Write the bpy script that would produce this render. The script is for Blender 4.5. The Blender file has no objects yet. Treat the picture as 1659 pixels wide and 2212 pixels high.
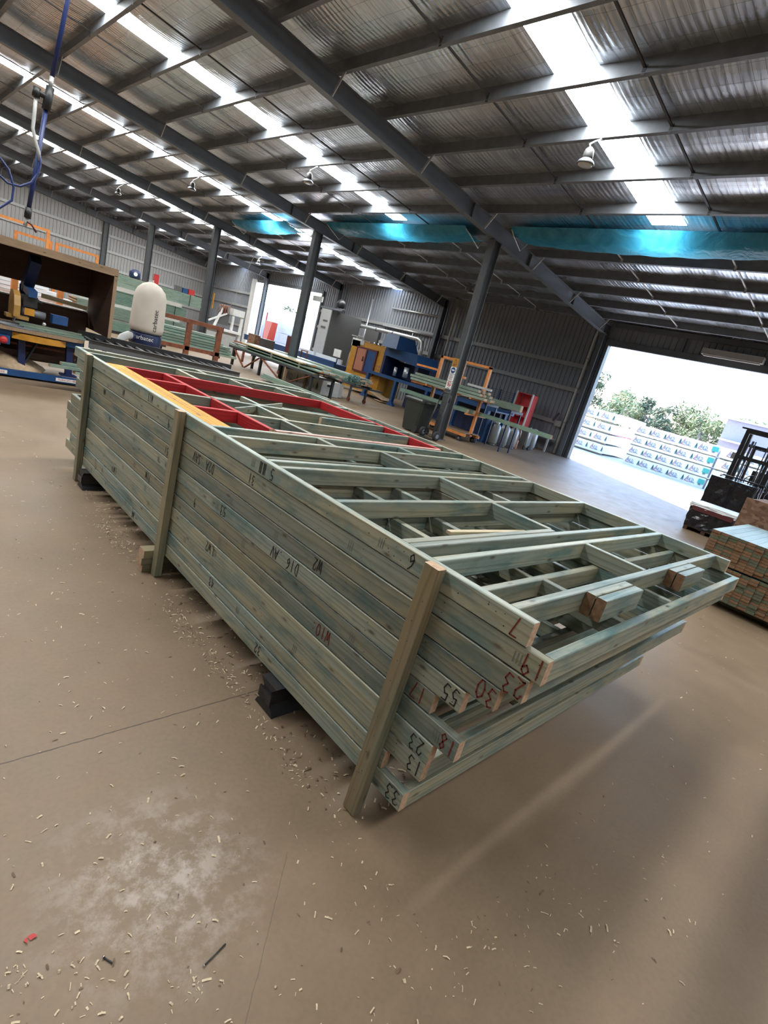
import bpy, math, random
from mathutils import Vector, Matrix
R = random.Random(7)
SC = bpy.context.scene
COL = SC.collection
# ------------------------------------------------------------------ camera
cam_d = bpy.data.cameras.new('camera'); cam = bpy.data.objects.new('camera', cam_d); COL.objects.link(cam)
SC.camera = cam
F_PX = 1133.835
CX, CY, CZ = (0.7043605, -0.0099688, 0.7097724), (-0.6608473, -0.3742496, 0.6505521), (0.2591468, -0.9272744, -0.2701945)
# columns above: world X, Y, Z axes seen in camera axes (right, down, forward)
right = Vector((CX[0], CY[0], CZ[0])); down = Vector((CX[1], CY[1], CZ[1])); fwd = Vector((CX[2], CY[2], CZ[2]))
m3 = Matrix((right, -down, -fwd)).transposed()
cam.matrix_world = Matrix.Translation((0, 0, 1.68)) @ m3.to_4x4()
cam_d.sensor_fit = 'VERTICAL'; cam_d.sensor_height = 36.0
cam_d.lens = F_PX / 2212.0 * 36.0
cam_d.clip_start = 0.05; cam_d.clip_end = 500
# ------------------------------------------------------------------ light
SKYLIGHT = 31.0
world = bpy.data.worlds.new('world'); SC.world = world; world.use_nodes = True
wn = world.node_tree; wn.nodes.clear()
wo = wn.nodes.new('ShaderNodeOutputWorld'); wb = wn.nodes.new('ShaderNodeBackground'); sk = wn.nodes.new('ShaderNodeTexSky')
sk.sky_type = 'NISHITA'; sk.sun_disc = False; sk.sun_elevation = math.radians(33); sk.sun_rotation = math.radians(32)
sk.air_density = 1.0; sk.dust_density = 0.8; sk.ozone_density = 2.5
wb.inputs['Strength'].default_value = 1.25
wn.links.new(sk.outputs[0], wb.inputs[0]); wn.links.new(wb.outputs[0], wo.inputs[0])
sun_d = bpy.data.lights.new('sun', 'SUN'); sun = bpy.data.objects.new('sun', sun_d); COL.objects.link(sun)
sun_d.energy = 16.0; sun_d.angle = math.radians(0.6); sun_d.color = (1.0, 0.95, 0.87)
sdir = Vector((0.53 * math.cos(math.radians(33)), 0.85 * math.cos(math.radians(33)), math.sin(math.radians(33))))
sun.rotation_euler = sdir.to_track_quat('Z', 'Y').to_euler(); sun.location = (30, 40, 30)
SC.view_settings.view_transform = 'Standard'; SC.view_settings.look = 'None'
SC.view_settings.exposure = 0.18; SC.view_settings.gamma = 1.0; SC.view_settings.use_curve_mapping = False
SC.render.engine = 'CYCLES'
SC.cycles.max_bounces = 8; SC.cycles.diffuse_bounces = 5; SC.cycles.glossy_bounces = 4; SC.cycles.transmission_bounces = 4
SC.cycles.sample_clamp_indirect = 6.0; SC.cycles.caustics_reflective = False; SC.cycles.caustics_refractive = False
SC.cycles.use_denoising = True

# ------------------------------------------------------------------ materials
def new_mat(name):
    m = bpy.data.materials.new(name); m.use_nodes = True; nt = m.node_tree
    b = nt.nodes['Principled BSDF']
    return m, nt, b
def N(nt, t, **kw):
    n = nt.nodes.new(t)
    for k, v in kw.items():
        if k.startswith('i_'):
            n.inputs[int(k[2:]) if k[2:].isdigit() else k[2:]].default_value = v
        else: setattr(n, k, v)
    return n
def ramp(nt, fac, stops):
    r = nt.nodes.new('ShaderNodeValToRGB'); e = r.color_ramp.elements
    while len(e) < len(stops): e.new(0.5)
    for x, (p, c) in zip(e, stops):
        x.position = p; x.color = (*c, 1) if len(c) == 3 else c
    nt.links.new(fac, r.inputs[0]); return r
def mixc(nt, a, b, fac, mode='MIX'):
    m = nt.nodes.new('ShaderNodeMix'); m.data_type = 'RGBA'; m.blend_type = mode
    for sock, val in ((m.inputs[0], fac), (m.inputs[6], a), (m.inputs[7], b)):
        if isinstance(val, (int, float)): sock.default_value = val
        elif isinstance(val, tuple): sock.default_value = (*val, 1)
        else: nt.links.new(val, sock)
    return m.outputs[2]
def mathv(nt, op, a, b=None):
    n = nt.nodes.new('ShaderNodeMath'); n.operation = op
    for s, v in ((n.inputs[0], a), (n.inputs[1], b)):
        if v is None: continue
        if isinstance(v, (int, float)): s.default_value = v
        else: nt.links.new(v, s)
    return n.outputs[0]
def plain(name, col, rough=0.6, metal=0.0, noise=0.0, scale=8.0, bump=0.0, spec=None):
    m, nt, b = new_mat(name)
    b.inputs['Roughness'].default_value = rough; b.inputs['Metallic'].default_value = metal
    if spec is not None: b.inputs['Specular IOR Level'].default_value = spec
    tc = N(nt, 'ShaderNodeTexCoord'); no = N(nt, 'ShaderNodeTexNoise'); no.inputs['Scale'].default_value = scale; no.inputs['Detail'].default_value = 4
    nt.links.new(tc.outputs['Object'], no.inputs['Vector'])
    k = max(noise, 0.06)
    lo = tuple(c * (1 - k) for c in col); hi = tuple(min(1, c * (1 + k)) for c in col)
    r = ramp(nt, no.outputs[0], [(0.3, lo), (0.7, hi)])
    nt.links.new(r.outputs[0], b.inputs['Base Color'])
    if bump:
        bp = N(nt, 'ShaderNodeBump'); bp.inputs['Strength'].default_value = bump; bp.inputs['Distance'].default_value = 0.02
        nt.links.new(no.outputs[0], bp.inputs['Height']); nt.links.new(bp.outputs[0], b.inputs['Normal'])
    return m
def wood(name, base, tan, stain, tan_amt=0.5, stain_amt=0.58, vary=0.26, rough=0.40):
    """sawn timber; the UV map runs u along the grain (metres), v across it"""
    m, nt, b = new_mat(name); L = nt.links
    uv = N(nt, 'ShaderNodeUVMap'); mp = N(nt, 'ShaderNodeMapping'); mp.inputs['Scale'].default_value = (1.1, 9, 1)
    L.new(uv.outputs[0], mp.inputs['Vector'])
    n1 = N(nt, 'ShaderNodeTexNoise'); n1.inputs['Scale'].default_value = 1.0; n1.inputs['Detail'].default_value = 5; n1.inputs['Distortion'].default_value = 0.6
    L.new(mp.outputs[0], n1.inputs['Vector'])
    c1 = mixc(nt, base, tan, ramp(nt, n1.outputs[0], [(0.40, (0, 0, 0)), (0.62, (min(1, tan_amt * 1.5),) * 3)]).outputs[0])
    mp2 = N(nt, 'ShaderNodeMapping'); mp2.inputs['Scale'].default_value = (2.4, 8, 1); mp2.inputs['Location'].default_value = (3.7, 9.1, 0)
    L.new(uv.outputs[0], mp2.inputs['Vector'])
    n2 = N(nt, 'ShaderNodeTexNoise'); n2.inputs['Scale'].default_value = 1.0; n2.inputs['Detail'].default_value = 6; n2.inputs['Roughness'].default_value = 0.65
    L.new(mp2.outputs[0], n2.inputs['Vector'])
    c2 = mixc(nt, c1, stain, ramp(nt, n2.outputs[0], [(0.48, (0, 0, 0)), (0.64, (min(1, stain_amt * 1.6),) * 3)]).outputs[0])
    # growth rings
    mp3 = N(nt, 'ShaderNodeMapping'); mp3.inputs['Scale'].default_value = (0.7, 11, 1)
    L.new(uv.outputs[0], mp3.inputs['Vector'])
    w = N(nt, 'ShaderNodeTexWave'); w.wave_type = 'BANDS'; w.bands_direction = 'Y'; w.inputs['Scale'].default_value = 1.0
    w.inputs['Distortion'].default_value = 14.0; w.inputs['Detail'].default_value = 3; w.inputs['Detail Scale'].default_value = 0.9
    L.new(mp3.outputs[0], w.inputs['Vector'])
    c3 = mixc(nt, c2, ramp(nt, w.outputs[0], [(0.0, (0.5, 0.5, 0.46)), (0.35, (1, 1, 1))]).outputs[0], 0.55, 'MULTIPLY')
    # knots
    mp4 = N(nt, 'ShaderNodeMapping'); mp4.inputs['Scale'].default_value = (2.6, 7.5, 1)
    L.new(uv.outputs[0], mp4.inputs['Vector'])
    vo = N(nt, 'ShaderNodeTexVoronoi'); vo.voronoi_dimensions = '2D'; vo.inputs['Scale'].default_value = 1.0; vo.inputs['Randomness'].default_value = 1.0
    L.new(mp4.outputs[0], vo.inputs['Vector'])
    kf = ramp(nt, vo.outputs['Distance'], [(0.025, (0.9,) * 3), (0.05, (0.35,) * 3), (0.085, (0, 0, 0))])
    c4 = mixc(nt, c3, (0.05, 0.04, 0.03), kf.outputs[0])
    oi = N(nt, 'ShaderNodeObjectInfo'); mr = N(nt, 'ShaderNodeMapRange'); mr.inputs['To Min'].default_value = 1 - vary; mr.inputs['To Max'].default_value = 1 + vary
    L.new(oi.outputs['Random'], mr.inputs['Value'])
    cm = N(nt, 'ShaderNodeCombineColor'); [L.new(mr.outputs[0], cm.inputs[i]) for i in range(3)]
    rb = mathv(nt, 'FRACT', mathv(nt, 'MULTIPLY', oi.outputs['Random'], 17.31))
    c4 = mixc(nt, c4, mixc(nt, c4, (tan[0] * 1.6, tan[1] * 1.6, tan[2] * 1.6), 0.3), mathv(nt, 'MULTIPLY', rb, tan_amt))
    c5 = mixc(nt, c4, cm.outputs[0], 1.0, 'MULTIPLY')
    L.new(c5, b.inputs['Base Color']); b.inputs['Roughness'].default_value = rough; b.inputs['Specular IOR Level'].default_value = 0.5
    bp = N(nt, 'ShaderNodeBump'); bp.inputs['Strength'].default_value = 0.2; bp.inputs['Distance'].default_value = 0.002
    L.new(w.outputs[0], bp.inputs['Height']); L.new(bp.outputs[0], b.inputs['Normal'])
    return m
M = {}
M['pine'] = wood('treated_pine', (0.225, 0.27, 0.24), (0.325, 0.285, 0.18), (0.075, 0.155, 0.16))
M['pine_post'] = wood('treated_pine_post', (0.20, 0.225, 0.165), (0.26, 0.20, 0.115), (0.08, 0.125, 0.11), 0.8, 0.3)
M['pine_far'] = wood('treated_pine_pack', (0.20, 0.28, 0.235), (0.25, 0.28, 0.20), (0.10, 0.185, 0.16), 0.4, 0.4, 0.3)
M['pine_teal'] = wood('treated_pine_teal', (0.15, 0.25, 0.205), (0.19, 0.25, 0.18), (0.075, 0.165, 0.145), 0.4, 0.4, 0.25)
M['endgrain'] = plain('pine_end_grain', (0.56, 0.37, 0.25), 0.8, 0, 0.2, 60)
M['endgrain_b'] = plain('pine_end_grain_brown', (0.22, 0.12, 0.062), 0.85, 0, 0.3, 40)
M['endgrain_g'] = plain('pine_end_grain_green', (0.115, 0.12, 0.075), 0.85, 0, 0.3, 40)
M['redwood'] = wood('red_painted_timber', (0.50, 0.014, 0.02), (0.44, 0.014, 0.018), (0.34, 0.01, 0.012), 0.5, 0.4, 0.1, 0.6)
M['pinkwood'] = wood('pink_primed_timber', (0.75, 0.42, 0.36), (0.7, 0.45, 0.4), (0.6, 0.3, 0.28), 0.5, 0.3, 0.1)
M['lvl'] = wood('yellow_lvl', (0.66, 0.30, 0.035), (0.70, 0.34, 0.06), (0.55, 0.23, 0.03), 0.5, 0.4, 0.05, 0.75)
M['palepine'] = wood('pale_pine', (0.6, 0.5, 0.3), (0.62, 0.5, 0.3), (0.5, 0.4, 0.24), 0.5, 0.3, 0.1)
M['ply'] = wood('brown_plywood', (0.05, 0.021, 0.010), (0.065, 0.028, 0.014), (0.03, 0.014, 0.008), 0.6, 0.4, 0.05, 0.7)
M['plyedge'] = wood('timber_fascia', (0.27, 0.18, 0.11), (0.3, 0.2, 0.13), (0.2, 0.13, 0.08), 0.5, 0.4, 0.05)
M['osb'] = None
M['rafter'] = plain('painted_steel_blue_grey', (0.125, 0.14, 0.16), 0.45, 0.0, 0.1, 3)
M['column'] = plain('painted_steel_charcoal', (0.06, 0.065, 0.07), 0.42, 0.0, 0.15, 3)
M['galv'] = plain('galvanised_steel', (0.17, 0.185, 0.21), 0.5, 0.3, 0.15, 6)
M['galvlight'] = plain('zinc_pipe', (0.62, 0.63, 0.63), 0.35, 0.6, 0.1, 6)
M['girt'] = plain('wall_rail_zinc', (0.36, 0.36, 0.36), 0.5, 0.2)
M['rod'] = plain('dark_bridging_steel', (0.06, 0.06, 0.065), 0.5, 0.4)
M['brace'] = plain('pale_angle_steel', (0.55, 0.55, 0.56), 0.5, 0.1)
M['wall'] = plain('grey_cladding', (0.30, 0.295, 0.29), 0.5, 0.25, 0.06, 1.2)
M['walldark'] = plain('dark_grey_cladding', (0.28, 0.30, 0.33), 0.5, 0.25, 0.06, 1.2)
M['whitepaint'] = plain('white_paint', (0.78, 0.78, 0.76), 0.5)
M['greypaint'] = plain('pale_grey_paint', (0.45, 0.45, 0.44), 0.5)
M['darkgrey'] = plain('dark_grey_panel', (0.10, 0.10, 0.10), 0.5)
M['black'] = plain('black_steel', (0.018, 0.018, 0.02), 0.45, 0, 0.2)
M['blackplastic'] = plain('black_stretch_film', (0.012, 0.012, 0.016), 0.22, 0, 0.3, 14, 0.5)
M['rubber'] = plain('black_rubber', (0.02, 0.02, 0.02), 0.8)
M['binplastic'] = plain('dark_green_plastic', (0.022, 0.028, 0.024), 0.4)
M['blue'] = plain('blue_machine_paint', (0.012, 0.06, 0.18), 0.45, 0, 0.15)
M['navy'] = plain('navy_paint', (0.01, 0.018, 0.07), 0.45)
M['navyhose'] = plain('navy_hose', (0.015, 0.03, 0.13), 0.4)
M['orange'] = plain('orange_paint', (0.62, 0.22, 0.05), 0.5, 0, 0.15)
M['yellow'] = plain('yellow_paint', (0.48, 0.22, 0.02), 0.5, 0, 0.15)
M['mustard'] = plain('mustard_guard', (0.36, 0.20, 0.05), 0.45, 0, 0.15)
M['rust'] = plain('rusty_steel', (0.20, 0.065, 0.03), 0.7, 0, 0.35, 10)
M['red'] = plain('red_paint', (0.50, 0.03, 0.03), 0.45)
M['redpink'] = plain('coral_red_shelf', (0.85, 0.13, 0.14), 0.5)
M['maroon'] = plain('maroon_panel', (0.09, 0.015, 0.018), 0.5)
M['redbright'] = plain('orange_red_plastic', (0.42, 0.03, 0.006), 0.5)
M['salmon'] = plain('salmon_panel', (0.42, 0.17, 0.10), 0.4)
M['green'] = plain('green_cloth', (0.12, 0.36, 0.08), 0.8)
M['teal'] = plain('teal_sticker', (0.05, 0.36, 0.30), 0.6)
M['wrap'] = plain('white_pack_wrap', (0.74, 0.76, 0.78), 0.4, 0, 0.05, 5, 0.25)
M['wrapgrey'] = plain('dusty_pack_wrap', (0.55, 0.53, 0.50), 0.5, 0, 0.08, 5, 0.3)
M['canvas'] = plain('cream_filter_bag', (0.60, 0.54, 0.47), 0.9, 0, 0.06, 4, 0.1)
M['ink'] = plain('black_marker_ink', (0.012, 0.012, 0.014), 0.6)
M['inkred'] = plain('dark_red_marker_ink', (0.16, 0.014, 0.012), 0.6)
M['logo_red'] = plain('red_brown_print', (0.40, 0.16, 0.15), 0.6)
M['logo_blue'] = plain('grey_blue_print', (0.22, 0.24, 0.32), 0.6)
M['logo_green'] = plain('dark_green_print', (0.06, 0.15, 0.14), 0.6)
M['nail'] = plain('nail_head', (0.02, 0.02, 0.02), 0.5)
M['chip'] = plain('wood_shaving', (0.62, 0.50, 0.34), 0.8, 0, 0.25, 30)
M['chipdark'] = plain('dark_wood_shaving', (0.16, 0.10, 0.06), 0.8, 0, 0.3, 30)
M['sawdust'] = plain('sawdust', (0.42, 0.30, 0.19), 0.95, 0, 0.15, 20, 0.4)
M['cyl'] = plain('grey_gas_cylinder', (0.36, 0.37, 0.38), 0.4, 0.3)
M['bark'] = plain('gum_bark', (0.30, 0.25, 0.22), 0.9, 0, 0.3, 4)
M['leaf'] = plain('gum_leaves', (0.20, 0.23, 0.10), 0.7, 0, 0.45, 0.9)
M['leafdark'] = plain('dark_gum_leaves', (0.10, 0.13, 0.07), 0.7, 0, 0.45, 0.9)
M['apron'] = plain('pale_concrete', (0.55, 0.53, 0.50), 0.8, 0, 0.08, 0.5)
M['bldg'] = plain('lilac_grey_render', (0.27, 0.25, 0.32), 0.8)
M['window'] = plain('dark_window', (0.10, 0.10, 0.14), 0.2)
M['lampglass'] = plain('clear_lamp_lens', (0.55, 0.57, 0.6), 0.15)
M['silver'] = plain('bright_steel', (0.75, 0.75, 0.76), 0.25, 0.9)

def make_osb():
    m, nt, b = new_mat('strand_board'); L = nt.links
    tc = N(nt, 'ShaderNodeTexCoord'); mp = N(nt, 'ShaderNodeMapping'); mp.inputs['Scale'].default_value = (9, 14, 24); mp.inputs['Rotation'].default_value = (0.5, 0.2, 0.3)
    L.new(tc.outputs['Object'], mp.inputs[0]); v = N(nt, 'ShaderNodeTexVoronoi'); v.inputs['Scale'].default_value = 1.0
    L.new(mp.outputs[0], v.inputs['Vector'])
    sp = N(nt, 'ShaderNodeSeparateColor'); L.new(v.outputs['Color'], sp.inputs[0])
    r = ramp(nt, sp.outputs[0], [(0.0, (0.12, 0.058, 0.032)), (0.5, (0.19, 0.10, 0.06)), (1.0, (0.28, 0.165, 0.105))])
    L.new(r.outputs[0], b.inputs['Base Color']); b.inputs['Roughness'].default_value = 0.75
    return m
M['osb'] = make_osb()
def make_floor():
    m, nt, b = new_mat('sealed_concrete'); L = nt.links
    tc = N(nt, 'ShaderNodeTexCoord')
    n1 = N(nt, 'ShaderNodeTexNoise'); n1.inputs['Scale'].default_value = 0.55; n1.inputs['Detail'].default_value = 5; n1.inputs['Roughness'].default_value = 0.6
    n2 = N(nt, 'ShaderNodeTexNoise'); n2.inputs['Scale'].default_value = 55; n2.inputs['Detail'].default_value = 3
    n3 = N(nt, 'ShaderNodeTexNoise'); n3.inputs['Scale'].default_value = 3.5; n3.inputs['Detail'].default_value = 7; n3.inputs['Roughness'].default_value = 0.7
    for n in (n1, n2, n3): L.new(tc.outputs['Object'], n.inputs['Vector'])
    c = ramp(nt, n1.outputs[0], [(0.3, (0.19, 0.13, 0.078)), (0.52, (0.25, 0.175, 0.112)), (0.75, (0.215, 0.14, 0.088))]).outputs[0]
    c = mixc(nt, c, ramp(nt, n3.outputs[0], [(0.35, (0.84, 0.84, 0.86)), (0.62, (1, 1, 1))]).outputs[0], 0.6, 'MULTIPLY')
    c = mixc(nt, c, ramp(nt, n2.outputs[0], [(0.35, (0.88, 0.88, 0.88)), (0.6, (1, 1, 1))]).outputs[0], 0.6, 'MULTIPLY')
    sx = N(nt, 'ShaderNodeSeparateXYZ'); L.new(tc.outputs['Object'], sx.inputs[0])
    # skylight reflection painted into the floor colour as a mottled pale patch
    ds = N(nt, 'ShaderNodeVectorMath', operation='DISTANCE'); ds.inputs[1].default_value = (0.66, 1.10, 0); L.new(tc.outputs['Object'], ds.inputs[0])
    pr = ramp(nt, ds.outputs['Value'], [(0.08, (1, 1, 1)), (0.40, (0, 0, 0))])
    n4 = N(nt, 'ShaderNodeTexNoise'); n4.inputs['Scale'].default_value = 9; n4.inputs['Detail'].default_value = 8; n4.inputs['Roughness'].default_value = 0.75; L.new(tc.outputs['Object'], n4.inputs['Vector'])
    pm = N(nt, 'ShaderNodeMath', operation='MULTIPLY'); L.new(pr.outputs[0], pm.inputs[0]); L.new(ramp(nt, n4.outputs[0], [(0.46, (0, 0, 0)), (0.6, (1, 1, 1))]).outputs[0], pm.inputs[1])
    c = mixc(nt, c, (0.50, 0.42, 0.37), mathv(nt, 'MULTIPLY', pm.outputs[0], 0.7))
    # sawn control joints
    def joint(sock, pos, wdt):
        s = mathv(nt, 'SUBTRACT', sock, pos)
        nw = N(nt, 'ShaderNodeTexNoise'); nw.inputs['Scale'].default_value = 22; L.new(tc.outputs['Object'], nw.inputs['Vector'])
        s = mathv(nt, 'ADD', s, mathv(nt, 'MULTIPLY', mathv(nt, 'SUBTRACT', nw.outputs[0], 0.5), 0.012))
        return mathv(nt, 'LESS_THAN', mathv(nt, 'ABSOLUTE', s), wdt)
    j = joint(sx.outputs['Y'], 1.77, 0.0026)
    dj = mathv(nt, 'SUBTRACT', sx.outputs['Y'], mathv(nt, 'MULTIPLY', sx.outputs['X'], 0.98))
    j2 = mathv(nt, 'MULTIPLY', joint(dj, -0.06, 0.0016), mathv(nt, 'LESS_THAN', sx.outputs['X'], 1.05))
    c = mixc(nt, c, (0.07, 0.05, 0.035), mathv(nt, 'MAXIMUM', j, mathv(nt, 'MULTIPLY', j2, 0.5)))
    L.new(c, b.inputs['Base Color'])
    rr = ramp(nt, n3.outputs[0], [(0.3, (0.46,) * 3), (0.7, (0.62,) * 3)]); L.new(rr.outputs[0], b.inputs['Roughness'])
    b.inputs['Specular IOR Level'].default_value = 0.42
    bp = N(nt, 'ShaderNodeBump'); bp.inputs['Strength'].default_value = 0.10; bp.inputs['Distance'].default_value = 0.004
    L.new(n4.outputs[0], bp.inputs['Height']); L.new(bp.outputs[0], b.inputs['Normal'])
    return m
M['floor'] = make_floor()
def make_foil():
    """reflective foil blanket held up by wire mesh; ribs of the sheeting run down the slope (X)"""
    m, nt, b = new_mat('foil_blanket'); L = nt.links
    tc = N(nt, 'ShaderNodeTexCoord')
    mp = N(nt, 'ShaderNodeMapping'); mp.inputs['Scale'].default_value = (0.9, 6.0, 1); L.new(tc.outputs['Object'], mp.inputs[0])
    n1 = N(nt, 'ShaderNodeTexNoise'); n1.inputs['Scale'].default_value = 1.0; n1.inputs['Detail'].default_value = 6; n1.inputs['Distortion'].default_value = 0.5; L.new(mp.outputs[0], n1.inputs['Vector'])
    n2 = N(nt, 'ShaderNodeTexNoise'); n2.inputs['Scale'].default_value = 0.8; n2.inputs['Detail'].default_value = 3; L.new(tc.outputs['Object'], n2.inputs['Vector'])
    c = ramp(nt, n1.outputs[0], [(0.3, (0.47, 0.505, 0.56)), (0.7, (0.72, 0.765, 0.83))]).outputs[0]
    sx = N(nt, 'ShaderNodeSeparateXYZ'); L.new(tc.outputs['Object'], sx.inputs[0])
    def lines(sock, pitch, wdt):
        f = mathv(nt, 'FRACT', mathv(nt, 'DIVIDE', sock, pitch))
        return mathv(nt, 'LESS_THAN', f, wdt / pitch)
    w = mathv(nt, 'MAXIMUM', lines(sx.outputs['X'], 0.30, 0.006), lines(sx.outputs['Y'], 0.15, 0.006))
    c = mixc(nt, c, (0.16, 0.16, 0.17), mathv(nt, 'MULTIPLY', w, 0.75))
    L.new(c, b.inputs['Base Color']); b.inputs['Metallic'].default_value = 0.85
    rr = ramp(nt, n2.outputs[0], [(0.35, (0.22,) * 3), (0.65, (0.38,) * 3)]); L.new(rr.outputs[0], b.inputs['Roughness'])
    rib = mathv(nt, 'MULTIPLY', mathv(nt, 'SINE', mathv(nt, 'MULTIPLY', sx.outputs['Y'], 66.0)), 0.10)
    bp = N(nt, 'ShaderNodeBump'); bp.inputs['Strength'].default_value = 0.9; bp.inputs['Distance'].default_value = 0.02
    L.new(mathv(nt, 'ADD', n1.outputs[0], rib), bp.inputs['Height']); L.new(bp.outputs[0], b.inputs['Normal'])
    return m
M['foil'] = make_foil()
def make_skylight(k=1.0):
    m, nt, b = new_mat('backlit_fibreglass' if k == 1 else 'backlit_dim_fibreglass'); L = nt.links
    b.inputs['Base Color'].default_value = (0.8, 0.82, 0.82, 1); b.inputs['Roughness'].default_value = 0.4
    b.inputs['Emission Color'].default_value = (0.97, 1.0, 0.99, 1); b.inputs['Emission Strength'].default_value = SKYLIGHT * k
    return m
M['skylight'] = make_skylight()
M['skylight_dim'] = make_skylight(0.40)  # emission turned down to balance fill from the unseen strips behind the camera
def make_tarp():
    m = bpy.data.materials.new('blue_tarpaulin'); m.use_nodes = True; nt = m.node_tree; L = nt.links; nt.nodes.clear()
    o = N(nt, 'ShaderNodeOutputMaterial'); d = N(nt, 'ShaderNodeBsdfPrincipled'); t = N(nt, 'ShaderNodeBsdfTranslucent'); mx = N(nt, 'ShaderNodeMixShader')
    tc = N(nt, 'ShaderNodeTexCoord'); n = N(nt, 'ShaderNodeTexNoise'); n.inputs['Scale'].default_value = 2.2; n.inputs['Detail'].default_value = 4; n.inputs['Distortion'].default_value = 1.5
    L.new(tc.outputs['Object'], n.inputs['Vector'])
    r = ramp(nt, n.outputs[0], [(0.3, (0.03, 0.30, 0.50)), (0.7, (0.08, 0.46, 0.68))])
    L.new(r.outputs[0], d.inputs['Base Color']); L.new(r.outputs[0], t.inputs['Color']); d.inputs['Roughness'].default_value = 0.4
    bp = N(nt, 'ShaderNodeBump'); bp.inputs['Strength'].default_value = 1.0; bp.inputs['Distance'].default_value = 0.08
    L.new(n.outputs[0], bp.inputs['Height']); L.new(bp.outputs[0], d.inputs['Normal'])
    mx.inputs[0].default_value = 0.45; L.new(d.outputs[0], mx.inputs[1]); L.new(t.outputs[0], mx.inputs[2]); L.new(mx.outputs[0], o.inputs[0])
    return m
M['tarp'] = make_tarp()

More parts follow.
